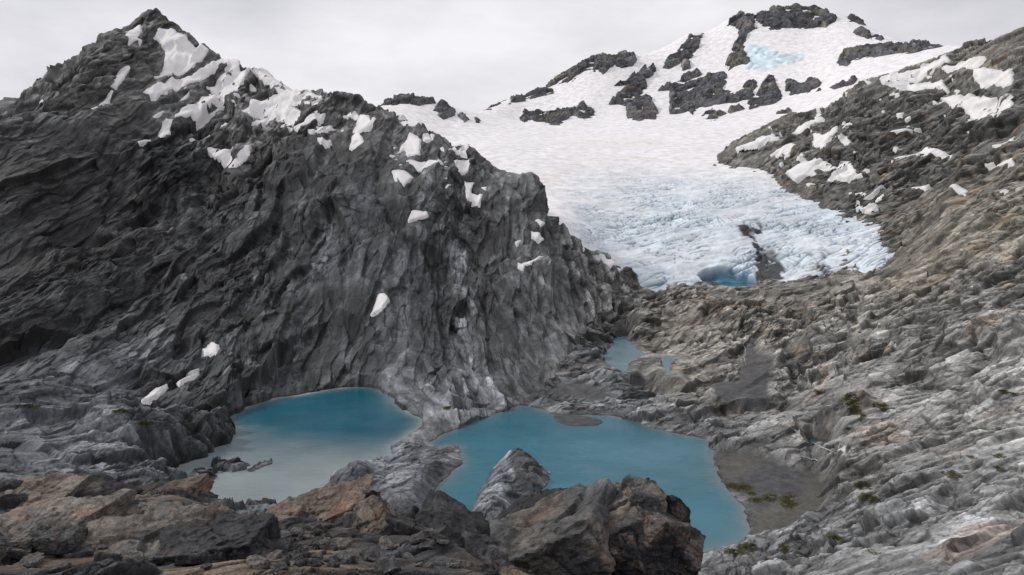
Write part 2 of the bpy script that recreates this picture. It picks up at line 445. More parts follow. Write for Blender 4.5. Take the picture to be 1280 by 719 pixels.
ISL = {
 'island': [(586,653),(590,638),(596,624),(606,608),(613,592),(622,580),(631,573),(641,571),(655,570),(664,572),(673,579),(681,587),(687,593),(684,603),(678,610),(668,619),(659,626),(645,631),(640,645),(637,660),(610,668)],
 'i1': [(225,601),(236,596),(255,592),(266,590),(270,597),(269,604),(257,611),(245,614),(236,611),(228,607)],
 'i2': [(261,583),(272,578),(290,577),(306,576),(309,582),(300,588),(285,591),(270,588)],
 'i3': [(307,589),(316,583),(327,580),(337,577),(337,580),(328,584),(320,587),(312,590)],
}
# ------------------------------------------------------------------ the rock country
NC, NR = int(1310*Q), int(2200*Q)
TH, LR = adaptive_grid(FR, NC, NR, floor=.42, hid=.08, span=(105, 950))
S0 = FR(TH, LR); R0 = np.exp(LR)
B = to_world(TH, LR, S0)                       # smooth survey surface
RM = np.maximum.accumulate(S0, axis=1)
VIS = S0 >= RM-0.006
PX, PY = project(B)
N = normals(B)
for k in range(3):                              # soften the normals
    n2 = N.copy(); n2[1:-1, 1:-1] = (N[2:, 1:-1]+N[:-2, 1:-1]+N[1:-1, 2:]+N[1:-1, :-2]+N[1:-1, 1:-1])/5; N = n2
N /= np.linalg.norm(N, axis=-1, keepdims=True)

def place_poly(poly, R):                       # not flat ones
    return [tuple(pt(a, b, R=R)[:2]) for a, b in poly]
print('rock grid', B.shape)
# ------------------------------------------------------------------ snow lying on the near rock (outlines surveyed on enlargements)
A_ = lambda *p: zp(0, 0, *p)
B_ = lambda *p: zp(400, 0, *p)
C_ = lambda *p: zp(800, 0, *p)
D_ = lambda *p: zp(0, 230, *p)
E_ = lambda *p: zp(400, 230, *p)
GL_, GRS, GM = 'snow patches on the pointed left mountain', 'snow patches on the rocky shoulder right of the glacier', 'snow patches on the rock crest left of the glacier'
GS = 'small snow remnants low on the dark hillside'
SNOW = [
 (GL_, 'small snow field just left of the dark summit pinnacle', A_((418,97),(465,86),(469,110),(452,135),(470,148),(458,162),(445,145),(428,154),(420,120))),
 (GL_, 'largest snow field, wedge shaped, directly right below the summit pinnacle', A_((530,100),(572,104),(590,122),(640,148),(692,175),(672,208),(640,234),(585,250),(545,263),(513,262),(540,235),(550,180),(530,140),(513,130))),
 (GL_, 'long branching snow band below the wedge shaped snow field', A_((475,318),(520,290),(570,270),(640,252),(700,215),(735,186),(790,205),(800,230),(832,247),(815,285),(760,325),(715,365),(655,408),(640,385),(610,398),(580,402),(600,378),(650,365),(680,335),(710,300),(690,285),(735,250),(770,228),(740,215),(700,250),(660,278),(590,300),(530,325),(515,347),(495,338))),
 (GL_, 'short slanting snow strip below the middle of the long branching band', A_((598,337),(630,314),(624,330),(597,347))),
 (GL_, 'thin snow strip left of the mountain centre, above a blotch of snow', A_((488,412),(547,378),(542,390),(510,412))),
 (GL_, 'knobbly snow blotch on the dark rib below a thin strip', A_((526,452),(553,408),(572,413),(562,450),(537,462))),
 (GL_, 'narrow snow tongue at the top edge of the dark cliff', A_((455,491),(512,461),(500,480),(463,494))),
 (GL_, 'faint flat snow streak above the lone bright snow patch', A_((630,441),(695,419),(702,430),(650,447))),
 (GL_, 'little snow dash to the right of the flat streak', A_((722,403),(772,388),(760,400),(726,408))),
 (GL_, 'lone bright snow patch with a notched top in the dark hollow', A_((680,490),(740,488),(790,462),(832,468),(826,510),(770,548),(750,550),(735,530),(695,508))),
 (GL_, 'wide broken snow field along the right hand ridge of the mountain', A_((845,243),(880,238),(950,270),(1010,297),(1080,310),(1105,325),(1040,352),(980,330),(960,345),(1000,365),(1012,380),(985,418),(950,422),(918,405),(950,387),(900,387),(838,402),(850,387),(880,377),(820,380),(775,375),(830,350),(890,325),(930,315),(890,280))),
 (GL_, 'snow patch on the ridge below the right end of the wide field', A_((983,437),(1035,405),(1080,393),(1067,422),(1010,447))),
 (GL_, 'small snow blob on the crest, upper of two', A_((1058,456),(1095,436),(1112,445),(1080,472))),
 (GL_, 'small snow blob on the crest, lower of two', A_((1068,485),(1102,479),(1096,497),(1075,494))),
 (GL_, 'snow filled gully in the shadowed left face', A_((373,292),(390,248),(412,222),(432,220),(428,240),(410,267),(385,302))),
 (GL_, 'thin broken snow line continuing below the gully', A_((328,359),(360,325),(370,306),(374,308),(365,337),(340,360))),
 (GL_, 'lowest snow spot of the gully line', A_((300,398),(320,375),(324,386),(308,400))),
 (GL_, 'tiny snow spot on the far left skyline', A_((128,337),(142,320),(144,330),(138,342))),
 (GM, 'upper left snow field on the rock crest beside the saddle', B_((80,390),(120,383),(160,400),(182,420),(138,457),(150,492),(103,502),(110,470),(132,440),(135,410))),
 (GM, 'ragged snow patch in the middle of the rock crest', B_((258,502),(300,440),(332,460),(332,512),(290,517),(282,490))),
 (GM, 'small snow patch to the upper right of the ragged one', B_((343,442),(387,437),(377,457),(348,465))),
 (GM, 'arched snow band behind the rock crest', B_((393,492),(440,468),(492,490),(497,527),(445,502),(408,508))),
 (GM, 'flat snow shelf in front of the crest', B_((283,530),(400,527),(408,545),(370,557),(330,562),(308,545))),
 (GM, 'snow wedge under the flat shelf', B_((243,568),(280,567),(312,580),(280,610),(250,602))),
 (GM, 'snow slot between two rock knobs near the glacier', B_((448,540),(502,527),(492,577),(458,582))),
 (GM, 'long ragged snow patch at the brink above the dark cliff', B_((478,600),(512,608),(507,638),(542,648),(532,674),(483,657))),
 (GM, 'snow patch at the far left end of the crest', B_((-2,440),(42,438),(22,467),(-2,467))),
 (GM, 'thin curved snow strip high on the crest', B_((263,400),(322,397),(342,417),(280,418))),
 (GS, 'small flat snow remnant on a ledge of the dark central cliff', E_((298,137),(310,106),(347,111),(352,122))),
 (GS, 'bright upright snow remnant at the foot of the dark central cliff', E_((174,432),(198,370),(212,373),(226,396),(205,420))),
 (GM, 'snow chip low on the crest near the glacier, small and square', E_((528,14),(557,14),(552,27))),
 (GM, 'tiny snow chip beside the glacier edge, upper of three', E_((718,128),(740,144),(728,150))),
 (GM, 'slanting snow chip beside the glacier edge, middle of three', E_((706,154),(747,179),(736,188),(708,172))),
 (GM, 'tiny snow chip beside the glacier edge, leftmost of three', E_((653,175),(673,170),(674,178),(658,184))),
 (GM, 'flat snow strip on the bench below the glacier edge', E_((658,252),(700,246),(742,244),(682,264),(675,280),(660,274))),
 (GM, 'narrow snow ribbon where rock meets the upper ice edge', E_((862,172),(877,178),(893,200),(880,222))),
 (GM, 'snow ribbon where rock meets the lower ice edge', E_((918,226),(935,232),(952,260),(1012,278),(1000,286),(950,282))),
 (GS, 'bright square snow remnant on the lower left hillside', D_((671,560),(700,556),(727,557),(729,574),(690,592),(667,600))),
 (GS, 'white slanting snow remnant left of the lake', D_((476,720),(500,690),(520,670),(556,661),(530,688),(498,718))),
 (GS, 'thin dotted snow line between the two lower left remnants', D_((596,645),(625,628),(662,612),(662,620),(630,634),(600,650))),
 (GRS, 'slanting snow strip high on the left of the shoulder', C_((503,432),(560,404),(600,368),(607,390),(575,412),(530,442))),
 (GRS, 'large forked snow patch in the middle of the shoulder', C_((563,425),(610,440),(650,408),(657,440),(625,482),(620,502),(560,500),(540,532),(513,527),(580,490),(570,450))),
 (GRS, 'snow strip at the upper left edge of the shoulder', C_((318,492),(430,458),(462,465),(400,492),(330,512))),
 (GRS, 'snow strip below the upper left one', C_((428,517),(500,473),(522,490),(480,522),(440,522))),
 (GRS, 'broad curved snow apron at the foot of the dark cliff', C_((500,592),(540,565),(600,528),(650,545),(702,538),(725,577),(767,577),(700,602),(610,602),(560,622),(520,607))),
 (GRS, 'snow ramp running down to the lower right glacier edge', C_((700,692),(760,665),(817,638),(800,662),(752,692),(790,695),(760,705))),
 (GRS, 'small snow patch beside the top of the dark cliff', C_((663,460),(690,453),(702,480),(680,483))),
 (GRS, 'white snow shelf along the base of the upper cliff band', C_((843,537),(880,520),(950,506),(1042,513),(1037,527),(960,537),(930,542),(880,537))),
 (GRS, 'large snow field at the right edge below the skyline', C_((1003,325),(1050,318),(1200,335),(1240,318),(1240,372),(1150,374),(1105,397),(1080,365),(1030,350))),
 (GRS, 'square snow field at the far right under the skyline ridge', C_((1112,242),(1180,228),(1240,222),(1240,287),(1130,292),(1118,270))),
 (GRS, 'wide lobed snow field on top of the shoulder', C_((803,266),(850,243),(900,233),(960,212),(1020,188),(1032,200),(1000,222),(900,266),(1000,262),(1027,306),(960,292),(900,312),(850,302),(860,282),(810,282))),
 (GRS, 'slim snow band between the shoulder top and the skyline', C_((998,227),(1060,203),(1147,193),(1100,227),(1020,237))),
 (GRS, 'snow patch at the right edge above the brown rock', C_((1168,477),(1222,448),(1240,446),(1240,477),(1180,480))),
 (GRS, 'snow strip at the right edge below the snow patch', C_((1150,548),(1222,523),(1240,520),(1240,540),(1180,543))),
 (GRS, 'small isolated snow patch on the brown rock', C_((1036,635),(1085,628),(1082,650))),
 (GRS, 'small snow strip at the right edge on the brown rock', C_((1165,652),(1222,634),(1240,632),(1240,642),(1180,658))),
 (GRS, 'tiny snow strip left of the isolated patch', C_((903,622),(957,610),(952,624))),
 (GRS, 'little snow patch between knobs, upper left of three', C_((833,322),(867,316),(862,332))),
 (GRS, 'little snow patch between knobs, lower of three', C_((853,377),(882,368),(872,387),(858,392))),
 (GRS, 'thin snow wedge in the cliff notch', C_((828,447),(870,438),(907,440),(840,457))),
 (GRS, 'snow fleck in front of the apron', C_((698,646),(757,630),(747,647))),
]
# dark rock showing through the far snow: (label, outline)
OUT = [
 ('long dark rock ridge on the skyline above the saddle', B_((722,297),(750,270),(820,235),(880,208),(950,182),(1045,176),(1057,195),(1040,217),(1005,232),(980,217),(940,250),(925,237),(880,242),(840,267),(780,282))),
 ('thin dark rock strip where the snow ridge starts', B_((543,368),(600,333),(622,333),(570,364))),
 ('narrow rock rib left below the long skyline ridge', B_((628,347),(640,328),(700,303),(777,288),(777,307),(720,320),(680,337))),
 ('low grey rock band in the middle of the snow slope', B_((660,392),(680,368),(750,373),(790,363),(840,368),(875,348),(912,365),(914,387),(880,397),(840,382),(800,412),(740,410),(700,397),(680,407))),
 ('hooked dark rock face left of the big cliff', B_((963,350),(980,320),(1030,285),(978,290),(1040,250),(1110,210),(1122,235),(1085,267),(1092,290),(1067,320),(1107,325),(1102,340),(1127,370),(1117,402),(1060,405),(1022,397),(1018,355))),
 ('dark forked rock rib high on the left of the mountain', C_((78,222),(85,195),(130,163),(165,118),(212,113),(192,165),(167,197),(167,227),(143,232),(136,207),(95,227))),
 ('slanting grey rock strip above the big cliff', C_((58,306),(130,263),(190,226),(207,250),(150,272),(100,302))),
 ('big dark cliff with a rib climbing to the summit', C_((98,382),(98,298),(180,268),(275,238),(300,170),(330,120),(315,90),(288,86),(310,58),(340,43),(400,53),(382,70),(390,97),(357,112),(347,170),(367,195),(357,217),(312,222),(287,242),(292,270),(272,300),(335,310),(350,278),(380,250),(397,280),(372,310),(385,325),(412,270),(425,243),(447,250),(457,290),(480,320),(440,347),(400,352),(365,364),(355,337),(310,347),(250,347),(200,362),(175,387),(160,372),(110,387))),
 ('small flat rock below the big cliff', C_((203,392),(240,363),(257,375),(287,378),(240,400))),
 ('smallest rock right of the flat one below the cliff', C_((288,371),(330,350),(347,362),(300,377))),
 ('brown rock knob pair to the right of the big cliff', C_((483,270),(500,258),(540,275),(570,258),(607,275),(602,302),(540,307),(500,317),(485,302))),
 ('dark summit rocks on the top of the snow mountain', C_((378,60),(390,46),(425,40),(455,24),(480,30),(520,16),(556,26),(590,24),(622,44),(655,60),(650,72),(620,92),(560,97),(480,92),(440,107),(420,92),(400,87))),
 ('dark rock step right of the summit rocks', C_((688,60),(700,40),(725,55),(757,87),(700,82))),
 ('blocky rock tower on the right ridge of the mountain', C_((708,112),(730,90),(767,110),(772,130),(740,125))),
 ('small rock tooth next to the blocky tower', C_((772,122),(790,116),(818,126),(802,136))),
 ('long low rock wall on the right of the snow bowl', C_((653,205),(670,178),(720,163),(800,146),(870,148),(905,163),(930,155),(935,170),(900,178),(850,178),(780,192),(740,197),(710,202),(690,222),(663,218))),
 ('jagged toothed rock crest on the right skyline', C_((885,155),(905,140),(940,122),(960,132),(995,108),(1010,118),(1040,118),(1055,133),(1000,154),(960,160),(915,170))),
 ('grey rock strip above the left edge of the shoulder', C_((630,292),(700,268),(722,263),(712,287),(650,301))),
 ('tiny rock strip left of the shoulder', C_((446,376),(500,367),(508,382),(460,390))),
 ('pale brown rock bump on the saddle', B_((193,352),(260,327),(290,322),(370,332),(387,347),(310,357),(240,352))),
 ('pointed brown rock on the right of the saddle', B_((373,372),(405,338),(453,370),(447,387),(410,402))),
 ('small rock below the pointed one on the saddle', B_((453,380),(497,400),(480,410))),
 ('lone rock dot on the snow right of the saddle', B_((513,390),(537,405),(520,414))),
]
# ------------------------------------------------------------------ zones of the country (in plan)
def side(P, a, b, w):
    """smooth 0..1, 1 to the left of the plan line a->b"""
    d = (b-a)[:2]; d = d/np.linalg.norm(d)
    return sstep(-w, w, (P[..., 1]-a[1])*d[0]-(P[..., 0]-a[0])*d[1])
foot0, foot1 = pt(655, 508, z=LAKE), pt(800, 365, R=640)
wLeft = side(B, foot0, foot1, 35.)                                   # dark hill on the left
wRight = side(B, pt(1060, 360, R=560), pt(1010, 640, R=215), 40.)      # right of it: rock slope
wFar = sstep(600, 900, R0)
wBasin = (1-sstep(290, 390, R0))*(1-wRight)

def unit(v): return v/np.linalg.norm(v)
def frame_from(L, nrm, st):
    L = unit(L); a = unit(np.cross(L, nrm)); c = np.cross(L, a)
    return ((L, a, c), st)
# grain directions: along the strike, across it, normal to the surface
F_left = frame_from(pt(260, 270, R=710)-pt(90, 420, R=440), np.array([.55, -.45, .7]), (5.5, 1., 1.7))
F_right = frame_from(pt(1240, 540, R=240)-pt(1000, 640, R=222), np.array([-.35, -.3, .88]), (1.7, 1., 1.2))
F_val = frame_from(pt(940, 440, R=450)-pt(800, 500, R=365), np.array([-.0, -.2, .97]), (1.7, 1., 1.1))
F_vert = ((np.array([1., 0, 0]), np.array([0, 1., 0]), np.array([0, 0, 1.])), (1., 1., 3.2))

PXM = R0/FPX*1.25                               # metres per output pixel
def lod(lam): return sstep(1.2, 3.0, lam/PXM)

WARP = np.stack([(nz(B, 70, 900+k)*6+nz(B, 24, 910+k)*1.8)*(.3+.3*wLeft)+nz(B, 6, 920+k)*.35 for k in range(3)], -1)
BW = B+WARP
wLg = wLeft*sstep(325, 355, R0+8*nz(B, 40, 133)+60*sstep(300, 420, PX))        # the polished domes at the foot have the valley's grain
wVal = (1-wLg)*(1-wRight)
_zn = [w_+.5*nz(B, 26, 134+k_)+.25*nz(B, 8, 138+k_) for k_, w_ in enumerate((wLg, wRight, wVal))]; ZI = np.argmax(np.stack(_zn), 0)
ZONES = ((wLg, F_left), (wRight, F_right), (wVal, F_val))
def grain(lam, seed, kind='billow'):
    out = 0
    for w, f in ZONES:
        n = nz(BW, lam, seed, f)
        if kind == 'billow': n = np.abs(n)*2-.45
        out = out+w*n
    return out
def blocks(lam, seed, groove=.08, depth=.14):
    """jointed blocks, long side along the grain; (height, groove mask, tint)"""
    out = np.zeros(B.shape[:2], F32); cr = out.copy(); tt = out.copy()
    for zi, (w, f) in enumerate(ZONES):
        i = ZI == zi                                  # faults at the zone borders
        h, e, t = facets(BW[i], lam, seed, f)
        c = 1-sstep(0, groove, e)
        out[i] = (h-depth*c)*lam; cr[i] = c; tt[i] = t
    return out, cr, tt
def ledges(lam, seed, dirv):
    q = (BW@dirv)/lam + .55*nz(B, lam*3.2, seed)+.25*nz(B, lam*1.2, seed+1)
    fr = q-np.floor(q)
    step = np.where(fr < .85, fr/.85, (1-fr)/.15)
    return (step-.5)*sstep(-.25, .35, nz(B, lam*5, seed+2))
n_left = F_left[0][1]; n_right = F_right[0][1]; n_val = F_val[0][1]
n_bench = unit(np.array([-.25, -.45, .86])); n_bench = unit(n_bench+.25*np.array([1, 0, 0]))
def strata(lam, seed):
    return wLg*ledges(lam, seed, n_left)+wRight*.4*ledges(lam, seed, n_right)+wVal*ledges(lam, seed, n_val)

rough = .8+.2*wFar*(1-sstep(900, 1150, R0))+.25*wLeft-.1*wBasin
steep = 1-N[..., 2]
b0, k0, t0 = blocks(90, 9); b1, k1, t1 = blocks(34, 1); b2, k2, t2 = blocks(14, 2); b3, k3, t3 = blocks(5.6, 3); b4, k4, t4 = blocks(2.4, 4); b5, k5, t5 = blocks(1.0, 5)
farw = sstep(180, 420, R0)
AMP = .42+1.0*sstep(-.35, .4, nz(BW, 95, 130, F_left)*wLeft+nz(B, 70, 131)*(1-wLeft)+.35*nz(B, 30, 132))   # smooth slabs / broken rock
AMP = AMP*(1-.22*wRight*(1-farw))*(1-.22*wLg*sstep(-.2, .3, nz(B, 160, 145)))
EDGE = [tuple(pt(a, b, R=r)[:2]) for a, b, r in [(815,360,640),(880,360,640),(1000,358,620),(1055,348,640),(1108,330,655),(1100,285,740),(1080,264,770),(1040,250,830),(975,217,970),(915,183,1150),(1000,140,1250),(1000,139,1250),(914,183,1149),(974,217,969),(1039,250,829),(1079,264,769),(1099,285,739),(1107,330,654),(1054,348,639),(999,358,619),(880,360,639)]]
edge_d = -sdf_masked(B[..., 0], B[..., 1], EDGE, 160)
bench_ok = sstep(8, 60, edge_d)
D_low = (2.6*grain(70, 1)+2.4*nz(B, 34, 3))*(.45+.55*farw)+5*wFar*fbm(B, 60, 2, 5)+.24*b1*farw+.11*b0*farw*(.3+.7*wLeft)+9*wRight*bench_ok*sstep(430, 620, R0)*ledges(46, 140, n_bench)+3.2*wRight*(1-sstep(430, 620, R0))*ledges(24, 141, n_bench)
cl = sstep(.32, .6, steep)*(.4+.6*wLeft)*sstep(330, 380, R0)                 # cliffs get vertical ribs
D_mid = .34*b2+.5*grain(20, 11)+1.2*strata(13, 21)+cl*(2.2*(np.abs(nz(BW, 15, 31, F_vert))*2-.5)+1.0*(np.abs(nz(BW, 6, 33, F_vert))*2-.5))
l3, l4, l5 = lod(5), lod(2.2), lod(1.0)
D_hi = l3*(.38*b3+.4*strata(5.2, 51)+.12*grain(7, 41))+l4*(.36*b4+.2*strata(2.1, 71)+.06*grain(2.6, 61))+l5*(.30*b5+.03*grain(.9, 81))
D_mid = D_mid*(.3+.7*AMP); D_hi = D_hi*AMP
CRACK = (.45+.55*AMP)*np.clip(.6*k1*farw+.6*k2+.8*k3*l3+.7*k4*l4+.45*k5*l5, 0, 1.4)
TINT = .25*t0+.3*t1+.35*t2+.5*t3*l3+.55*t4*l4+.5*t5*l5
print('noise done')

# ---- shores
calm = .35+.65*sstep(8, 45, edge_d)                      # low worn rock along the ice
D_ALL = (D_low*.9*calm+D_mid*calm+D_hi)*rough
XY = (B[..., 0], B[..., 1])
jit = nz(B, 9, 500)*1.6+nz(B, 3.2, 501)*.8
lake_sd = {}
def plan_sd(poly, z, pad): return sdf_masked(B[..., 0], B[..., 1], plan(poly, z), pad)
sd1 = plan_sd(LAKE1, LAKE, 45); sd2 = plan_sd(LAKE2, LAKE, 45)
isl = {k: plan_sd(v, LAKE, 30) for k, v in ISL.items()}
sd1 = np.minimum(sd1, -np.maximum(np.maximum(isl['i1'], isl['i2']), isl['i3'])); sd2 = np.minimum(sd2, -isl['island'])
sdl = np.maximum(sd1, sd2)+jit*.7-.22*np.clip(D_mid, -5, 5)-.3*np.clip(D_hi, -2, 2)
P = B+N*D_ALL[..., None]
def pond_level(px, py): R, s = hit(px, py); return R*s
Z1 = -70.2; Z2 = -70.1; Z3 = -78.3; Z4 = LAKE+1.1; Z5 = LAKE
PONDS = [(POND1, Z1), (POND2, Z2), (POND3, Z3), (POND4, Z4), (POND5, Z5), (TARN, -37.4), (TARN2, -38.0)]
z = P[..., 2].copy()
# dry land next to the lakes
d = np.maximum(-sdl, 0)
near = 1-sstep(8, 26, d)
bumpy = np.clip(.55+.5*D_mid*.35+.4*D_hi, 0, None)
rim = LAKE+.25+np.minimum(d*.16, 2.2)+bumpy*sstep(0, 7, d)*1.5
z = np.where(near > 0, z*(1-near)+np.maximum(np.minimum(z, LAKE+.8+d*1.5+bumpy), rim)*near, z)
z = np.where(sdl > 0, LAKE-.15-np.minimum(sdl*.22, 6), z)
def lump(px, py, h, r, el=1., rot=0.):
    c = pt(px, py, z=LAKE); dx = B[..., 0]-c[0]; dy = B[..., 1]-c[1]
    a = (dx*math.cos(rot)+dy*math.sin(rot))/el; b = -dx*math.sin(rot)+dy*math.cos(rot)
    q = np.sqrt(a*a+b*b)/r
    return h*(1-sstep(.15, 1.0, q))
LUMPS = lump(462, 612, 5.5, 15, 1.5, .9)+lump(440, 622, 3, 11)+lump(105, 585, 6, 30, 1.4, .3)+lump(40, 560, 5.5, 30)+lump(175, 585, 4, 18, 1.6, .2)+lump(140, 560, 3, 16, 1.6, .2)+lump(230, 562, 3, 13, 1.6, .2)+lump(540, 606, 4, 12, 2.2, 1.2)+lump(250,552,4,10,1.5)+lump(500, 640, 4, 12, 2)
z = z+LUMPS*sstep(0, 6, np.maximum(-sdl, 0))
# islands stand a little higher
di = np.maximum(isl['island']+jit*.4, 0)
z = np.where(di > 0, LAKE+.3+5.2*(1-np.exp(-di/4.2))+(D_mid*.35+D_hi*.9)*sstep(0, 3, di), z)
for k, h in (('i1', 2.6), ('i2', 1.7), ('i3', .8)):
    q = np.maximum(isl[k]+jit*.15, 0)
    z = np.where(q > 0, LAKE+.1+h*(1-np.exp(-q/2.0))+D_hi*.5*sstep(0, 2, q), z)
# gravel fan right of the lake, gravel bar, gravel bed
FAN = zp(800,449,(222,296),(330,300),(440,322),(520,362),(560,330),(600,345),(650,400),(690,440),(655,470),(640,520),(600,560),(540,585),(440,592),(345,600),(335,545),(345,500),(308,458),(238,405),(224,340))
BAR = [(686,520),(692,517),(712,517.5),(735,520),(755,524),(760,528),(750,533),(722,534),(700,532),(690,527)]
BED = zp(800,449,(238,85),(330,88),(335,20),(345,-60),(365,-120),(385,-80),(400,-20),(440,10),(462,40),(440,95),(430,160),(380,165),(350,150),(300,160),(250,140))
BED2 = [(676,489),(700,484),(730,484),(752,490),(770,499),(740,503),(705,500),(684,497)]
g_fan = plan_sd(FAN, LAKE+.4, 30)+jit*.5; g_bar = plan_sd(BAR, LAKE, 20)+jit*.2
def pix_sd(poly, pad=30): return np.where(VIS, sdf_masked(PX, PY, poly, pad), -pad)
bj = 3.5*nz(B, 14, 604)+2*nz(B, 5, 605)
g_bed = pix_sd(BED, 20)+bj-1; g_bed2 = pix_sd(BED2, 20)+bj*.6
ffan = sstep(-1, 6, g_fan)*(1-sstep(-1.2, .2, sdl))
zfan = LAKE+.12+np.clip(g_fan, 0, 40)*.02+np.clip(-sd2, 0, 60)*.012+nz(B, 22, 600)*.12+nz(B, 2, 601)*.05*lod(2)
z = z*(1-ffan)+zfan*ffan
fbar = sstep(-.5, 2, g_bar)
z = z*(1-fbar)+(LAKE+.05+np.clip(g_bar, 0, 5)*.1+nz(B, 1.5, 602)*.04)*fbar
psd = {}
for i, (poly, lv) in enumerate(PONDS):
    s_ = plan_sd(poly, lv, 30)+jit*.3; psd[i] = s_
    d = np.maximum(-s_, 0); near = 1-sstep(3, 13, d)
    z = np.where((near > 0) & (sdl < -1.0), z*(1-near)+np.clip(z, lv+.15+d*.1, lv+.4+d*1.6+.6*bumpy)*near, z)
    z = np.where(s_ > 0, lv-.1-np.minimum(s_*.2, 2), z)
fbed = np.maximum(sstep(-4, 5, g_bed), sstep(-2, 3, g_bed2))*.93
P[..., 2] = z*(1-fbed)+(B[..., 2]-.3+.10*nz(B, 2, 603)+.06*nz(B, .8, 606)+D_low*.7)*fbed
far_ = sdl < -30
# in the open country keep the full displacement (also sideways)
gN = normals(P)
print('shores done')

# ------------------------------------------------------------------ rock colours
class Tone:
    """a smooth table of rock brightness over the country, some painted shade included"""
    def __init__(self, pts):
        A = []
        for px, py, v in pts:
            h = hit(px, py)
            if h is None: continue
            A.append((float(ray(px, py)[0])*2, math.log(h[0]), *v))
        A = np.array(A); self.X = A[:, :2]; self.V = A[:, 2:]
    def __call__(self, th, lnr):
        q = np.stack([th.ravel()*2, lnr.ravel()], 1); out = np.empty((len(q), self.V.shape[1]))
        for i in range(0, len(q), 40000):
            d = ((q[i:i+40000, None, :]-self.X[None])**2).sum(-1)
            w = 1/(d+.002)**1.5
            out[i:i+40000] = (w@self.V)/w.sum(1, keepdims=True)
        return out.reshape(th.shape+(self.V.shape[1],))
GR = lambda v, warm=0.: (v*(.95+.13*warm), v, v*(1.07-.22*warm))
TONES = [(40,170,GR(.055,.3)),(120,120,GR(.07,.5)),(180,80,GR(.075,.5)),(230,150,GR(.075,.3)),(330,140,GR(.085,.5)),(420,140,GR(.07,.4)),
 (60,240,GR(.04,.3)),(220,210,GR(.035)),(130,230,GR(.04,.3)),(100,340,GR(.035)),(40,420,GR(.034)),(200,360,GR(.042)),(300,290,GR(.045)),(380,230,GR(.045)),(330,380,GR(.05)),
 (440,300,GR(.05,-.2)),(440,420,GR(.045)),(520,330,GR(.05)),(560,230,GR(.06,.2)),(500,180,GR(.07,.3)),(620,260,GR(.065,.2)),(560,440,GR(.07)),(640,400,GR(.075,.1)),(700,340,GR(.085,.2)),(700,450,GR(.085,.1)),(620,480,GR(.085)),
 (100,480,GR(.07)),(100,560,GR(.10)),(220,470,GR(.065)),(300,500,GR(.07)),(540,525,GR(.13)),(470,600,GR(.12)),(640,600,GR(.12)),
 (770,370,GR(.12,.5)),(850,400,GR(.16,.7)),(850,480,GR(.16,.6)),(780,500,GR(.13,.1)),(930,440,GR(.18,.6)),(950,380,GR(.15,.6)),(880,530,GR(.13)),
 (1050,400,GR(.18,.4)),(1050,470,GR(.20,.2)),(1150,420,GR(.18,.2)),(1240,420,GR(.17,.2)),(1150,340,GR(.17,.9)),(1230,300,GR(.15,.8)),(1180,260,GR(.16,.8)),(1110,320,GR(.13,.6)),
 (1150,500,GR(.20,.15)),(1240,520,GR(.20,.2)),(1100,560,GR(.18,.3)),(1200,600,GR(.19,.1)),(1100,650,GR(.18)),(1240,680,GR(.19)),(1000,680,GR(.17)),
 (1000,200,GR(.12,.5)),(1070,200,GR(.08,.2)),(1080,140,GR(.085,.3)),(1110,160,GR(.075,.2)),(1150,180,GR(.08,.2)),(1200,160,GR(.08,.2)),(1200,200,GR(.09,.3)),(1240,150,GR(.08,.2)),(1230,80,GR(.15,.6)),(1160,90,GR(.14,.5))]
tone = np.array(Tone([(a,b,tuple(k*((1.02,1.,.955)[j_] if a>830 else (.98,1.,1.015)[j_])*(1.3 if (a<240 and b>470) else 1.3 if b<185 and a<460 else .8 if a<430 else 1.12 if a<720 else (1.06 if b>430 else 1.15) if a>900 else 1.08) for j_, k in enumerate(v))) for a,b,v in TONES])(FR.T[::2, ::3], FR.L[::2, ::3]))  # left hill: dark rock, darkened further to carry shade in its colour
def lut(tab, th, lnr):
    a = np.clip((th-FR.th0)/(FR.th1-FR.th0)*(tab.shape[0]-1), 0, tab.shape[0]-1.001); b = np.clip((lnr-FR.l0)/(FR.l1-FR.l0)*(tab.shape[1]-1), 0, tab.shape[1]-1.001)
    i = a.astype(int); j = b.astype(int); a = (a-i)[..., None]; b = (b-j)[..., None]
    return (tab[i, j]*(1-a)+tab[i+1, j]*a)*(1-b)+(tab[i, j+1]*(1-a)+tab[i+1, j+1]*a)*b
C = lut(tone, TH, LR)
# crevices and hollows darker, up-facing rock paler, lichen tones at random
cav = np.clip((D_hi*1.0+.3*D_mid)/1.5, -1.0, 1.0)-1.0*CRACK
lich = fbm(B, 30, 4, 700)
streak = nz(BW, 5, 710, F_left)*wLeft+nz(BW, 4, 711, F_right)*wRight+nz(BW, 4, 712, F_val)*(1-wLeft)*(1-wRight)
big = nz(BW, 22, 750, (F_left[0], (7., 1., 2.)))*wLg
C = C*np.exp(.35*streak*wLg+.45*wLg*lod(3)*nz(BW, 3.2, 751, F_left)+.75*big+.55*cav+.42*lich+.30*streak+.25*fbm(B, 7, 3, 720)+.75*TINT)[..., None]
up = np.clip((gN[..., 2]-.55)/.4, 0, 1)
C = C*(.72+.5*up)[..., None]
# rust
rust = .5*sstep(.25, .7, fbm(BW, 26, 4, 730)+.25*nz(BW, 6, 735, F_vert))*(1-wLeft*.85)*(.35+.65*(1-wBasin))
C = C*(1+rust[..., None]*(np.array([1.22, .9, .68])-1))
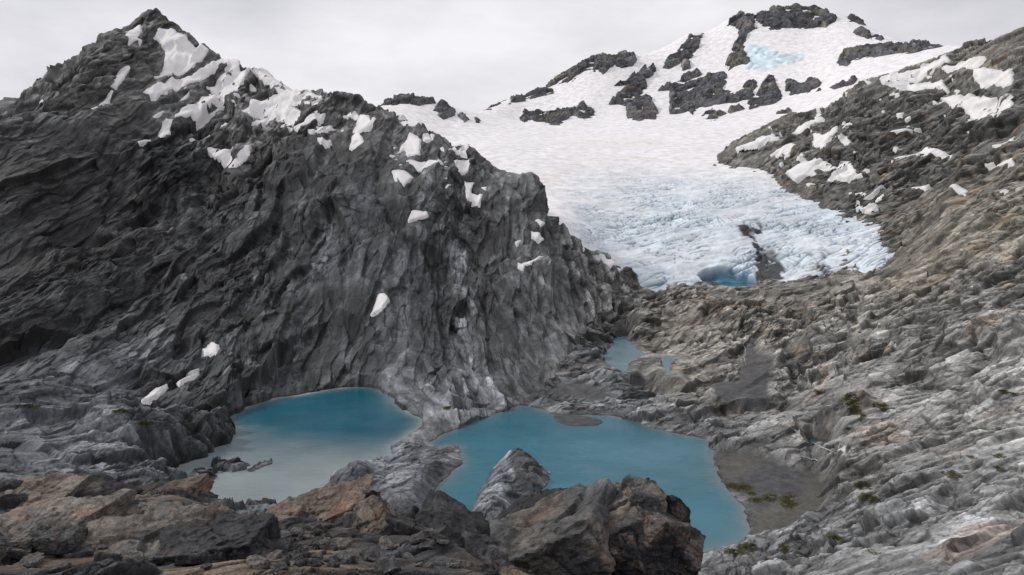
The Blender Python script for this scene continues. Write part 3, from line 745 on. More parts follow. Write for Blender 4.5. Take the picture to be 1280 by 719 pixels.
# gravel
gcol = np.array([.065, .065, .068])
g_isl = sstep(-2, 2.5, pix_sd(zp(400,449,(640,365),(700,328),(748,380),(735,440),(690,472),(650,470),(628,400)), 10)+bj*.4)*(isl['island'] > 1)
gr = np.maximum(np.maximum(np.maximum(ffan, fbar), fbed), .85*g_isl)[..., None]
gv = gcol*np.exp(.35*fbm(B, 3, 3, 740))[..., None]
tan_ = sstep(.0, .3, nz(B, 26, 741, ((np.array([.8, .6, 0]), np.array([-.6, .8, 0]), np.array([0, 0, 1.])), (2.5, 1, 1))))[..., None]
gv = gv*(1-tan_*ffan[..., None]*.7)+np.array([.10, .095, .08])*tan_*ffan[..., None]*.7
C = C*(1-gr)+gv*gr
# pale silt on the lake beds and at the waterline
wet = sstep(-3, -.3, sdl)*(1-sstep(0, 1, sdl))
C = C*(1-.25*wet[..., None])
C = np.clip(C, .008, .6)
print('colours done')

# ------------------------------------------------------------------ the pieces of the country, cut out of the one survey
cell = lambda a: a[:-1, :-1]
on_isl = cell(isl['island'] > -1.2); on_i = [cell(isl[k] > -.8) for k in ('i1', 'i2', 'i3')]
on_fan = cell(g_fan > -.5) & ~on_isl; on_bar = cell(g_bar > -.3); on_bed = cell(np.maximum(g_bed, g_bed2) > 0)
left = cell(wLeft > .5)
shelf = pt(-70, 375, R=560), pt(180, 278, R=705), pt(260, 236, R=800), pt(420, 180, R=800)
mount_line = [(-70,376),(20,337),(100,308),(180,279),(240,246),(260,240),(330,215),(420,180),(470,160),(520,150)]
def above_line(line):
    Rl = []; T_ = []
    for a, b in line:
        h = hit(a, b); Rl.append(h[0]); T_.append(float(ray(a, b)[0]))
    return np.interp(TH, T_, Rl)
is_mount = cell((R0 > above_line(mount_line)+6) & (TH < float(ray(505, 300)[0]))) & left
foot = [(-70,500),(20,500),(120,505),(200,512),(262,525),(285,520)]
hill_foot = np.interp(TH, [float(ray(a, 300)[0]) for a, b in foot], [350, 345, 340, 330, 318, 320])
is_hill = left & ~is_mount & cell(R0 > np.where(TH < float(ray(285, 300)[0]), hill_foot, 330))
is_slope = cell(wRight > .5) & ~is_hill & ~is_mount
taken = on_isl | on_i[0] | on_i[1] | on_i[2] | on_fan | on_bar | on_bed
is_hill &= ~taken; is_mount &= ~taken; is_slope &= ~taken
is_basin = ~(is_hill | is_mount | is_slope | taken)
deep = cell(sdl > 12)
def land(name, mask, label, cat=None, kind='structure', group=None):
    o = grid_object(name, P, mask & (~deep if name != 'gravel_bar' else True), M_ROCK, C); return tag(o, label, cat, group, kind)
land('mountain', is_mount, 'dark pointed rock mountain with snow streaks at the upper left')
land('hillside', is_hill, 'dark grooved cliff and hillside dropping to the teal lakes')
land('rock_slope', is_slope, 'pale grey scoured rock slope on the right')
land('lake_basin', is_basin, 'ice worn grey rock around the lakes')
land('gravel_fan', on_fan, 'flat grey gravel fan at the right shore of the lake')
land('gravel_bed', on_bed, 'dark gravel in the hollows above the lake')
land('gravel_bar', on_bar, 'small dark tongue of gravel reaching into the far side of the lake')
land('rock_island', on_isl, 'long ribbed rock island in the right hand lake', 'island', None)
land('rock_islet', on_i[0], 'larger pale islet in two lumps by the shallow near shore of the left lake', 'islet', None, 'islets in the left lake')
land('rock_islet', on_i[1], 'dark low islet in the left lake, between the pale islet and the sliver of rock', 'islet', None, 'islets in the left lake')
land('rock_islet', on_i[2], 'thin sliver of rock just above the water, farthest right of the islets', 'islet', None, 'islets in the left lake')

# ------------------------------------------------------------------ waters
def water(name, poly, lv, label, deepcol, shallow, dscale, n=170, pale=None):
    pl = np.array(plan(poly, lv)); a0 = pl.min(0)-4; a1 = pl.max(0)+4
    g = np.stack(np.meshgrid(np.linspace(a0[0], a1[0], n), np.linspace(a0[1], a1[1], n), indexing='ij'), -1)
    sd = sdf_poly(g[..., 0], g[..., 1], [tuple(q) for q in pl])
    Pw = np.concatenate([g, np.full(g.shape[:2]+(1,), lv)], -1)
    wob = nz(Pw, 30, 800)*.35+nz(Pw, 9, 801)*.2
    k = np.clip(1-np.exp(-np.maximum(sd, 0)/dscale*(1+wob)), 0, 1)
    if pale is not None: k = k*np.clip(pale(Pw)+wob*.35, 0, 1)
    k = k[..., None]
    c = np.array(shallow)*(1-k)+np.array(deepcol)*k
    c = c*(1+.18*nz(Pw, 45, 803)+.10*nz(Pw, 12, 804))[..., None]
    o = grid_object(name, Pw, sd[:-1, :-1] > -3.2, M_WATER, c, smooth=True)
    return tag(o, label, None, None, 'structure')
pA, pB = pt(215, 610, z=LAKE), pt(430, 500, z=LAKE)
axis = unit((pB-pA)[:2]); Llen = np.linalg.norm((pB-pA)[:2])
pale1 = lambda Pw: .08+1.08*sstep(.16, .70, ((Pw[..., 0]-pA[0])*axis[0]+(Pw[..., 1]-pA[1])*axis[1])/Llen)
water('lake', LAKE1, LAKE, 'deep teal lake on the left fading to pale shallows at the near end', (.002, .085, .130), (.23, .265, .27), 3.0, pale=pale1)
water('lake', LAKE2, LAKE, 'teal blue lake on the right around the long rock island', (.012, .115, .165), (.12, .15, .155), 2.6)
for (poly, lv), lab, dc in zip(PONDS, ('milky blue tarn on the rock bench above the right lake', 'tiny slit of blue water right of the milky tarn', 'pale silty puddle left of the left lake', 'small stream pool at the head of the gravel fan', 'thin dark pool between the two lakes', 'dark blue meltwater pool under the hollow in the ice front', 'small blue meltwater pool right of the debris streak'),
        ((.14, .22, .26), (.10, .18, .22), (.22, .22, .19), (.10, .17, .19), (.05, .09, .10), (.02, .10, .16), (.04, .13, .19))):
    water('pond', poly, lv, lab, dc, tuple(x*1.05 for x in dc), 3., 60)
M_SNOW_NEAR = M_SNOW
BASE_SNOW = B+N*((D_low*.95+.68*D_mid+.15*D_hi)*rough)[..., None]
KS = .55+R0/900.
def scraps(region, n, grp, lab, seed, smin, smax):
    r = np.random.default_rng(seed); k = 0
    x0, y0 = np.array(region).min(0); x1, y1 = np.array(region).max(0)
    while k < n:
        a, b = r.uniform(x0, x1), r.uniform(y0, y1)
        if not in_poly(np.array([a]), np.array([b]), region)[0]: continue
        w = r.uniform(smin, smax); h = w*r.uniform(.25, .5); rot = r.uniform(-.5, .15); m = 7
        SNOW.append((grp, lab, [(a+math.cos(rot)*math.cos(t)*w*f-math.sin(rot)*math.sin(t)*h*f, b+math.sin(rot)*math.cos(t)*w*f+math.cos(rot)*math.sin(t)*h*f) for t, f in ((6.283*i/m, r.uniform(.6, 1.3)) for i in range(m))])); k += 1
scraps([(215,75),(270,80),(400,125),(470,150),(560,180),(600,215),(560,235),(480,200),(400,180),(300,160),(190,130)], 42, 'snow scraps on the left crest', 'tiny snow scrap among the rocks of the left mountain crest', 5, 1.3, 3.4)
scraps([(925,175),(1010,140),(1090,100),(1180,75),(1250,60),(1250,150),(1150,190),(1100,240),(1030,235),(960,205)], 48, 'snow scraps on the right shoulder', 'tiny snow scrap among the rocks of the right shoulder', 6, 1.4, 4.4)
SN1 = .9*nz(B, 9, 820); SN2 = .25*nz(B, 14, 821); SN3 = fbm(B, 10, 3, 822); SN4 = 2.6*fbm(B, 26, 4, 823)
for grp, lab, poly in SNOW:
    pl = [(a, b) for a, b in poly]
    sd = sdf_masked(PX, PY, pl, 6)
    m = VIS & (sd > -3)
    if not m.any(): print('no snow', lab); continue
    # keep one depth range: the visible part
    t = KS*(np.clip((sd+SN1*sstep(-3,3,sd+3)+SN4*min(1, max(0, sd.max()-1.2)/4))*.55, -1.8, .62)+.2+SN2+(.75 if grp == GS else 0))
    Ps = BASE_SNOW+N*t[..., None]
    fm = cell(m) & m[1:, 1:] & m[1:, :-1] & m[:-1, 1:]
    cs = (1-.22*(1-sstep(-1, 3, sd))-.10*np.clip(SN3, 0, 1))[..., None]*np.array([1, .985, .965])
    for i_, f_ in enumerate(pieces(fm)[:2]):
        o = grid_object('snow_patch', Ps, f_, M_SNOW, cs, smooth=True)
        tag(o, lab if i_ == 0 or lab.startswith('tiny snow scrap') else 'smaller detached piece of the '+lab, 'snow patch', grp)
print('snow done')
# ------------------------------------------------------------------ glacier and snow country
GC, GRW = int(1050*Q), int(850*Q)
THG, LRG = adaptive_grid(FG, GC, GRW, hid=.1)
SG = FG(THG, LRG); RG = np.exp(LRG); BG = to_world(THG, LRG, SG)
RMG = np.maximum.accumulate(SG, axis=1); VISG = SG >= RMG-.006
GX, GY = project(BG); NG = normals(BG)
for k in range(4):
    n2 = NG.copy(); n2[1:-1, 1:-1] = (NG[2:, 1:-1]+NG[:-2, 1:-1]+NG[1:-1, 2:]+NG[1:-1, :-2]+NG[1:-1, 1:-1])/5; NG = n2
NG /= np.linalg.norm(NG, axis=-1, keepdims=True)
PXG = RG/FPX*1.25
wob = 60*nz(BG, 140, 40)+25*nz(BG, 45, 41)
ice = (1-sstep(790, 1130, RG+wob*1.6))*sstep(690, 740, GX+.12*wob-(GY-250)*.35)*(.72+.28*sstep(-.3, .3, nz(BG, 60, 42)))
flow = ((np.array([.15, -.98, -.1]), np.array([.98, .15, 0]), np.array([0, 0, 1.])), (.5, 2.0, 1.))
longi = ((np.array([.25, -.96, -.1]), np.array([.96, .25, 0]), np.array([0, 0, 1.])), (4., .8, 1.))
WG = BG+np.stack([nz(BG, 60, 50+k)*12+nz(BG, 18, 55+k)*4 for k in range(3)], -1)
def gcr(lam, seed, fr):
    n = nz(WG, lam, seed, fr); return np.abs(n)*2
cA = gcr(22, 60, flow); cB = gcr(9, 61, flow); cC = gcr(7, 69, longi)
crack = np.maximum((1-sstep(0, .16, cA))*sstep(-.1, .25, nz(BG, 50, 70)), np.maximum((1-sstep(0, .2, cB))*sstep(-.2, .2, nz(BG, 40, 71)), .7*(1-sstep(0, .2, cC))*sstep(.0, .3, nz(BG, 45, 72))))*ice
DG = 5*nz(BG, 220, 62)*sstep(900, 1300, RG)+ice*(2.0*nz(WG, 34, 63, flow)+1.3*(np.minimum(cA, .6)-.3)*2+.7*np.minimum(cB, .4)*2+.5*nz(WG, 4, 64)-2.2*crack)
DG = DG+(1-ice)*(.15*fbm(BG, 80, 2, 66)+.8*nz(BG, 120, 65, longi)*(1-sstep(1300, 1800, RG)))
# hollow in the ice front
CAVE = zp(800,230,(192,302),(215,284),(260,276),(310,280),(360,296),(392,315),(398,345),(340,362),(270,360),(225,340))
ICEFALL = zp(800,0,(352,235),(360,150),(420,155),(470,180),(545,178),(540,200),(480,215),(430,225),(385,238))
F_ = lambda *p: zp(800, 230, *p)
DEBRIS = [F_((328,145),(345,140),(360,155),(374,170),(372,185),(352,176)), F_((372,195),(395,198),(412,232),(430,262),(455,262),(477,285),(472,325),(440,335),(392,318),(383,262)), F_((378,150),(400,152),(404,168),(390,166)), F_((362,172),(374,178),(392,205),(378,205))]
GREY = [F_((310,125),(400,125),(440,200),(470,260),(480,330),(400,335),(370,240)), F_((550,195),(600,200),(660,260),(700,300),(640,320),(590,300),(560,250))]
gpix = lambda poly, pad=8: np.where(VISG, sdf_masked(GX, GY, poly, pad), -pad)
cv = gpix(CAVE); fall = gpix(ICEFALL, 12)
cvk = sstep(-1.2, 3.0, cv)
DG = DG-cvk*(9+2*nz(BG, 12, 73))
fk = sstep(-4, 5, fall+5*nz(BG, 60, 74))
DG = DG+fk*(5*np.minimum(np.abs(nz(BG, 34, 75, ((np.array([1., 0, 0]), np.array([0, 1., 0]), np.array([0, 0, 1.])), (.8, 1, 1.6))))*3, 1)-3)
PG = BG+NG*DG[..., None]
GCOL = np.ones(BG.shape)*np.array([.755, .742, .757])
dirty = sstep(.05, .6, fbm(BG, 110, 4, 76))*(1-sstep(1300, 1700, RG))
GCOL = GCOL*(1-dirty[..., None]*np.array([.05, .08, .12]))
icecol = np.array([.53, .60, .655])*np.exp(.22*fbm(WG, 26, 4, 67, flow)+.12*nz(WG, 5, 68))[..., None]
GCOL = GCOL*(1-ice[..., None]*.92)+icecol*ice[..., None]*.92
GCOL = GCOL*(1-np.clip(crack*1.3, 0, 1)[..., None]*np.array([.78, .66, .56]))
GCOL = GCOL*(1-cvk[..., None])+np.array([.07, .18, .26])*np.exp(.6*nz(BG, 9, 77))[..., None]*cvk[..., None]
GCOL = GCOL*(1-.75*fk[..., None])+np.array([.50, .66, .74])*np.exp(.4*nz(BG, 20, 78))[..., None]*.75*fk[..., None]
dn = fbm(BG, 14, 4, 79, longi); dn2 = fbm(BG, 7, 3, 80, longi)
for pl in GREY:
    g = gpix(pl); k = sstep(-3, 5, g)*sstep(.12, .42, dn+.05)*.8
    GCOL = GCOL*(1-k[..., None])+np.array([.10, .10, .11])*k[..., None]
for pl in DEBRIS:
    g = gpix(pl); k = sstep(-1.0, 1.5, g*.8+6*dn2+2*dn+.7)*sstep(-5, 0, g)*.95
    GCOL = GCOL*(1-k[..., None])+np.array([.025, .026, .03])*k[..., None]
GCOL = np.clip(GCOL, .01, .86)
# leave out what lies well under the rock
gl_ok = np.ones(BG.shape[:2], bool)
keep = cell(RG < 3300)
o = grid_object('glacier', PG, keep & cell(RG < 1400), M_ICE, GCOL, smooth=True)
tag(o, 'broad white glacier with crevassed blue tinted tongue ending on bare rock', 'glacier')
o = grid_object('snow_mountain', PG, keep & cell(RG >= 1400), M_ICE, GCOL, smooth=True)
tag(o, 'snow covered mountain slopes behind the glacier', kind='structure')

# dark rock standing out of the far snow
F_up = ((np.array([1., 0, 0]), np.array([0, 1., 0]), np.array([0, 0, 1.])), (1., 1., 2.6))
WG2 = BG+np.stack([nz(BG, 40, 150+k)*6 for k in range(3)], -1)
M_FAR = rock_material('far_rock', 6.0)
(fh1, fe1, ft1), (fh2, fe2, ft2), (fh3, fe3, ft3) = facets(WG2, 42, 160, F_up), facets(WG2, 17, 161, F_up), facets(WG2, 8, 162, F_up)
rk = 42*.30*fh1+17*.30*fh2+8*.16*fh3+3*nz(WG2, 24, 163, F_up)
fc = np.clip(.5*(1-sstep(0, .14, fe2))+.6*(1-sstep(0, .14, fe3)), 0, 1)
RCOL = np.array([.085, .088, .098])*np.exp(.45*rk/9-.9*fc+.25*ft3+.3*ft2+.4*fbm(BG, 60, 3, 164)+.3*nz(WG2, 9, 165, ((F_up[0]), (1., 1., 6.))))[..., None]
warm_ = sstep(0, .5, fbm(BG, 90, 3, 166))[..., None]
RCOL = RCOL*(1-warm_)+RCOL*np.array([1.5, 1.35, 1.1])*warm_
RCOL = np.clip(RCOL, .01, .4)
mpp = RG/FPX
for lab, poly in OUT:
    sd = sdf_masked(GX, GY, poly, 7)
    m = VISG & (sd > -3)
    if not m.any(): print('no rock', lab); continue
    t = mpp*np.clip((sd+1.6*nz(BG, 26, 167)+.8*nz(BG, 9, 168))*.7, -2.4, 1.9)+.62*rk*sstep(-1.5, 2., sd)
    fm = cell(m) & m[1:, 1:] & m[1:, :-1] & m[:-1, 1:]
    for i_, f_ in enumerate(pieces(fm)[:2]):
        o = grid_object('rock_outcrop', BG+NG*(DG+t)[..., None]+np.array([0, 0, .6])*t[..., None], f_, M_FAR, RCOL)
        tag(o, lab if i_ == 0 else 'smaller detached piece of the '+lab, 'rock outcrop', 'dark rocks standing out of the far snow')
print('glacier done')
# ------------------------------------------------------------------ foreground ledge the picture was taken from
rng = np.random.default_rng(7)
CREST = [(-70,598,48),(0,600,48),(30,604,48),(62,606,47),(85,611,46),(110,621,44),(150,627,43),(175,618,44),(200,611,45),(240,617,44),(275,634,42),(330,642,41),(400,652,39),(450,660,38),(500,672,36),(560,686,34),(620,706,32),(700,750,30),(800,820,28),(960,900,26)]
LEDGE = []
for a, b, r in CREST:
    b = b+12*(a < 345)+5
    yb = max(719, b+60)
    LEDGE += [(a, b, r), (a, (b*1.6+yb)/2.6, r*.80), (a, yb, r*.58), (a, yb+140, r*.36)]
    zc_ = float(ray(a, b)[1])*r
    LEDGE += [zc(a, r*1.12, zc_-5), zc(a, r*1.5, zc_-22), zc(a, r*2.2, -66)]
FL = Field(Survey(LEDGE), TH0, float(ray(930, 300)[0]), math.log(13), math.log(95), 200, 260)
nc, nr = int(1000*Q), int(820*Q)
THL, LRL = adaptive_grid(FL, nc, nr, floor=.25, hid=.15)
SL = FL(THL, LRL); RL = np.exp(LRL); BL = to_world(THL, LRL, SL)
LX, LY = project(BL); NL = normals(BL)
for k in range(6):
    n2 = NL.copy(); n2[1:-1, 1:-1] = (NL[2:, 1:-1]+NL[:-2, 1:-1]+NL[1:-1, 2:]+NL[1:-1, :-2]+NL[1:-1, 1:-1])/5; NL = n2
NL /= np.linalg.norm(NL, axis=-1, keepdims=True)
sl_dir = unit(pt(440, 628, R=38)-pt(330, 672, R=34))          # the slabs all lean this way
F_sl = frame_from(sl_dir, np.array([.15, -.25, .95]), (2.6, 1.2, .8))
WL = BL+np.stack([nz(BL, 3, 250+k)*.25 for k in range(3)], -1)
(g1, e1, u1), (g2, e2, u2), (g3, e3, u3), (g4, e4, u4) = facets(WL, 4.2, 260, F_sl), facets(WL, 1.6, 261, F_sl), facets(WL, .6, 262, F_sl), facets(WL, .24, 263, F_sl)
rub = sstep(.05, .3, nz(BL, 3.2, 264))                        # broken ground between the slabs
DL = 4.2*.10*g1+.35*nz(BL, 7, 265)+1.7*g2*(.10+.18*rub)+.6*g3*(.05+.30*rub)+.22*g4*(.06+.25*rub)+.012*nz(WL, .12, 266)
ckL = np.clip(.8*(1-sstep(0, .10, e2))*(.3+.7*rub)+.7*(1-sstep(0, .1, e3))*rub+.5*(1-sstep(0, .12, e4))*rub+(1-sstep(0, .05, e1)), 0, 1.3)
PL = BL+NL*(DL-.10*ckL)[..., None]
gL = normals(PL)
grey = np.array([.052, .054, .058]); tanc = np.array([.125, .098, .076])
tk = sstep(-.22, .22, nz(BL, 5, 270)+.35*fbm(BL, 1.5, 2, 271)-.35*rub-.02)*sstep(.5, .85, gL[..., 2])
CL = grey*(1-tk[..., None])+tanc*tk[..., None]
CL = CL*np.exp(.30*fbm(WL, 2.2, 4, 272, F_sl)+.22*nz(WL, .25, 273, F_sl)-1.1*ckL+.7*u2+.5*u3+.35*u4)[..., None]
rr = sstep(.15, .5, fbm(BL, 1.6, 3, 274))*tk
CL = CL*(1+rr[..., None]*(np.array([1.06, .93, .82])-1))
CL = np.clip(CL, .01, .5)
M_FORE = rock_material('slab_rock', .10, rough=.8, bump=.6, spread=.55)
o = grid_object('rock_ledge', PL, np.ones((nc-1, nr-1), bool), M_FORE, CL)
tag(o, 'broken tan and grey rock ledge across the lower left foreground', kind='structure')

class Seen:
    """nearest point of a built surface on a sight line"""
    def __init__(self, Pg):
        q = Pg.reshape(-1, 3); X, Y = project(q)
        ok = (X > -20) & (X < 1300) & (Y > -20) & (Y < 760)
        q = q[ok]; i = (np.round(X[ok]).astype(int)+20)*800+np.round(Y[ok]).astype(int)+20
        o = np.lexsort((q[:, 0]**2+q[:, 1]**2, i)); i = i[o]; q = q[o]
        f = np.concatenate([[True], i[1:] != i[:-1]])
        self.d = dict(zip(i[f].tolist(), q[f]))
    def __call__(self, px, py):
        c = (int(round(px))+20)*800+int(round(py))+20; best = None
        for dx in (-800, 0, 800):
            for dy in (-1, 0, 1):
                v = self.d.get(c+dx+dy)
                if v is not None and (best is None or v[0]**2+v[1]**2 < best[0]**2+best[1]**2): best = v
        return best
SEE_L, SEE = Seen(PL), Seen(P)

# ---- loose rocks: faceted blocks grown from planes
def ico_dirs(sub):
    bm = bmesh.new(); bmesh.ops.create_icosphere(bm, subdivisions=sub, radius=1)
    bm.verts.ensure_lookup_table()
    V = np.array([v.co[:] for v in bm.verts]); T = np.array([[v.index for v in f.verts] for f in bm.faces]); bm.free()
    V /= np.linalg.norm(V, axis=1, keepdims=True)
    return V, T
ICO = {k: ico_dirs(k) for k in (4, 5, 6)}
def block(size, seed, planes=12, sub=5, sharp=70, rough_=.03, boxy=.75):
    r = np.random.default_rng(seed)
    V, T = ICO[sub]
    n = r.normal(size=(planes, 3)); n /= np.linalg.norm(n, axis=1, keepdims=True)
    d = r.uniform(.72, 1.05, planes)
    n = np.concatenate([n, np.eye(3), -np.eye(3)]); d = np.concatenate([d, r.uniform(boxy*.85, boxy*1.1, 6)])
    tilt = r.normal(scale=.13, size=(6, 3)); n[-6:] += tilt; n /= np.linalg.norm(n, axis=1, keepdims=True)
    a = np.clip(V@n.T, 1e-4, None)/d
    t = 1/((a**sharp).sum(1))**(1/sharp)
    p = V*t[:, None]*np.array(size)/2/boxy
    s_ = max(size)
    off = np.array([seed*3.7, seed*1.3, 0])
    q = p+off
    nn = V
    h, e, u = facets(q, s_*.26, 300+seed % 50); h2, e2, u2 = facets(q*np.array([1, 1, 1.7]), s_*.085, 301)
    dd = s_*(.050*h+.022*h2)-s_*.010*(1-sstep(0, .08, e))+s_*rough_*.35*fbm(q, s_*.12, 3, 302)
    p = p+nn*dd[:, None]
    ck = np.clip(.8*(1-sstep(0, .07, e))+.6*(1-sstep(0, .09, e2)), 0, 1)-.5*u-.5*u2
    return p, T, ck, nn
def rotm(rz, rx=0, ry=0):
    return np.array(Matrix.Rotation(rz, 3, 'Z') @ Matrix.Rotation(rx, 3, 'X') @ Matrix.Rotation(ry, 3, 'Y'))
def paint(p, nn, ck, cA, cB, k, seed, s_):
    off = np.array([seed*5.1, 0, seed*.7])
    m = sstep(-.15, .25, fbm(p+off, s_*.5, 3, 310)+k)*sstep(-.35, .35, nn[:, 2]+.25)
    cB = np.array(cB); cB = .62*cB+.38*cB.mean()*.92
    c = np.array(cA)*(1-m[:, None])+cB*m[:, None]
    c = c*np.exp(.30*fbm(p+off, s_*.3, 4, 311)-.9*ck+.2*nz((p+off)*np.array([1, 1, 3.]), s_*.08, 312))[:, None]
    rr = sstep(.2, .5, fbm(p+off, s_*.35, 3, 313))*m
    return np.clip(c*(1+rr[:, None]*(np.array([1.1, .92, .82])-1)), .008, .5)
def tri_object(name, V, T, mat, C_):
    me = bpy.data.meshes.new(name)
    me.vertices.add(len(V)); me.vertices.foreach_set('co', V.astype(F32).ravel())
    me.loops.add(len(T)*3); me.loops.foreach_set('vertex_index', T.astype(np.int32).ravel())
    me.polygons.add(len(T)); me.polygons.foreach_set('loop_start', np.arange(0, len(T)*3, 3, dtype=np.int32))
    me.update(calc_edges=True); me.polygons.foreach_set('use_smooth', np.zeros(len(T), bool))
    at = me.attributes.new('Col', 'FLOAT_COLOR', 'POINT'); c = np.ones((len(V), 4), F32); c[:, :3] = C_
    at.data.foreach_set('color', c.ravel()); me.materials.append(mat)
    o = bpy.data.objects.new(name, me); col.objects.link(o); return o
GREY_, DARK_, TAN_, PALE_ = (.075, .076, .078), (.026, .027, .03), (.145, .112, .085), (.13, .12, .108)
def rock(name, label, cat, group, blocks_, sub=5):
    """a thing of one or more fused blocks: (px, py, R, w px, h px, depth px, rz, rx, ry, colours, k, seed)"""
    VV, TT, CC = [], [], []; n0 = 0
    for (a, b, R, w, h, dp, rz, rx, ry, cA, cB, k, sd) in blocks_:
        m = R/FPX*1.04
        p, T, ck, nn = block((w*m, dp*m, h*m), sd, sub=sub)
        Rm = rotm(math.radians(rz), math.radians(rx), math.radians(ry))
        s_ = max(w, h, dp)*m
        nw = nn@Rm.T; c = paint(p, nw, ck, cA, cB, k, sd, s_)
        p = p@Rm.T+pt(a, b, R=R)
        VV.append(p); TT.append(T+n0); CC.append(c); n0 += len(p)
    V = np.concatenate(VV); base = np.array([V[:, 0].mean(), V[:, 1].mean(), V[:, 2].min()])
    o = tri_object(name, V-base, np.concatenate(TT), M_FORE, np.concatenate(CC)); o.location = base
    return tag(o, label, cat, group)

# big outcrop in front of the right lake
RO = 46
rock('rock_outcrop', 'big jagged tan and grey rock outcrop standing before the right hand lake', 'rock outcrop', None, [
  (690,694,RO-2,190,90,150,-8,10,-24,GREY_,(.125,.112,.098),.2,11), (735,676,RO,150,80,120,12,8,-22,GREY_,(.14,.115,.09),.25,12),
  (762,648,RO+1,86,62,80,20,-6,-18,GREY_,PALE_,.25,13), (797,648,RO,58,72,70,-12,6,10,DARK_,PALE_,.1,14), (806,682,RO-1,74,90,80,8,0,16,DARK_,(.10,.08,.07),-.05,15),
  (833,672,RO+1,36,72,60,24,-8,20,DARK_,(.095,.075,.062),0,16), (846,700,RO,52,56,60,-18,4,22,DARK_,(.10,.075,.065),-.1,17),
  (728,650,RO+3,70,50,70,32,10,-25,GREY_,PALE_,.1,18), (775,690,RO-3,60,60,50,-20,12,-10,DARK_,(.125,.085,.07),.05,19), (640,706,RO-1,90,66,80,6,6,-30,GREY_,(.12,.107,.094),.15,20),
  (752,628,RO+2,40,30,40,10,0,-30,GREY_,PALE_,.2,26), (820,640,RO+2,26,34,30,0,0,14,DARK_,GREY_,0,27)], 6)
rock('rock_outcrop', 'dark lichen covered boulder pile between the rock island and the tan outcrop', 'rock outcrop', None, [
  (683,641,RO+8,62,40,60,15,0,-28,DARK_,(.05,.05,.05),0,21), (699,634,RO+8,34,34,40,-25,6,10,DARK_,GREY_,-.1,22), (664,655,RO+8,46,50,50,30,0,-35,DARK_,(.045,.045,.045),0,23), (655,675,RO+6,66,52,60,10,0,-30,DARK_,GREY_,0,24), (712,640,RO+8,24,22,30,5,0,0,DARK_,GREY_,0,25)], 5)
rock('rock_outcrop', 'low black rock hump at the bottom centre edge of the ledge', 'rock outcrop', None, [
  (522,690,36,96,62,90,10,0,-14,DARK_,(.05,.05,.05),-.1,31), (562,673,37,86,56,80,-15,4,20,DARK_,(.045,.046,.048),-.1,32), (596,700,35,56,54,70,20,0,28,DARK_,GREY_,-.1,33), (500,660,38,44,40,50,0,0,-20,DARK_,GREY_,0,34)], 5)
rock('stone_slab', 'long tilted tan slab with a rust streak and a dark broken right end', 'slab', None, [
  (388,651,37,124,26,80,12,16,-19,GREY_,(.15,.105,.078),.5,41), (446,636,38,42,28,50,-10,6,-14,DARK_,GREY_,-.1,42)], 6)
rock('stone_slab', 'steep triangular slab, tan on its left face and black on its right', 'slab', None, [
  (462,682,34,90,70,70,25,10,-32,DARK_,(.135,.105,.08),.05,43), (492,690,34,70,80,60,-10,0,20,DARK_,(.04,.04,.04),-.2,44), (437,668,35,50,30,50,15,10,-25,GREY_,(.125,.11,.098),.2,45)], 6)
rock('stone_slab', 'flat sunlit tan slab at the far left edge of the ledge', 'slab', None, [(36,626,44,92,20,90,5,10,-5,GREY_,(.155,.122,.092),.5,46)], 6)
rock('stone_slab', 'broad pale tan slab below the far left one', 'slab', None, [(55,664,37,110,28,110,-6,14,-6,GREY_,(.145,.12,.097),.5,47)], 6)
rock('stone_slab', 'narrow tan slab left of the cluster of round boulders', 'slab', None, [(130,655,38,96,22,80,10,12,-10,GREY_,(.15,.117,.088),.45,48)], 6)
rock('stone_slab', 'large cracked tan slab lying across the bottom of the ledge', 'slab', None, [(190,692,31,170,40,120,6,16,-8,GREY_,(.135,.11,.09),.35,49)], 6)
rock('stone_slab', 'tan slab behind the round boulders, dropping to the left lake', 'slab', None, [(258,660,38,84,22,80,-8,10,6,GREY_,(.145,.112,.086),.35,50)], 6)
rock('rock_outcrop', 'black rough rock mound at the bottom edge left of the tilted slab', 'rock outcrop', None, [(272,694,29,130,64,100,4,0,0,DARK_,(.045,.045,.047),-.2,51), (318,704,28,70,44,70,10,0,12,DARK_,(.05,.05,.05),-.2,52)], 6)
rock('rock_outcrop', 'dark rounded rock rise at the far left behind the slabs', 'rock outcrop', None, [(108,630,45,92,34,80,8,0,6,DARK_,(.06,.06,.06),-.05,53)], 5)
rock('rock_outcrop', 'jagged dark crest of rock in front of the left lake', 'rock outcrop', None, [(196,624,46,90,24,60,0,0,-6,DARK_,(.13,.085,.06),0,54), (234,633,45,66,24,60,10,0,8,DARK_,GREY_,-.1,55), (264,641,44,44,18,50,-10,0,8,DARK_,GREY_,0,56)], 5)
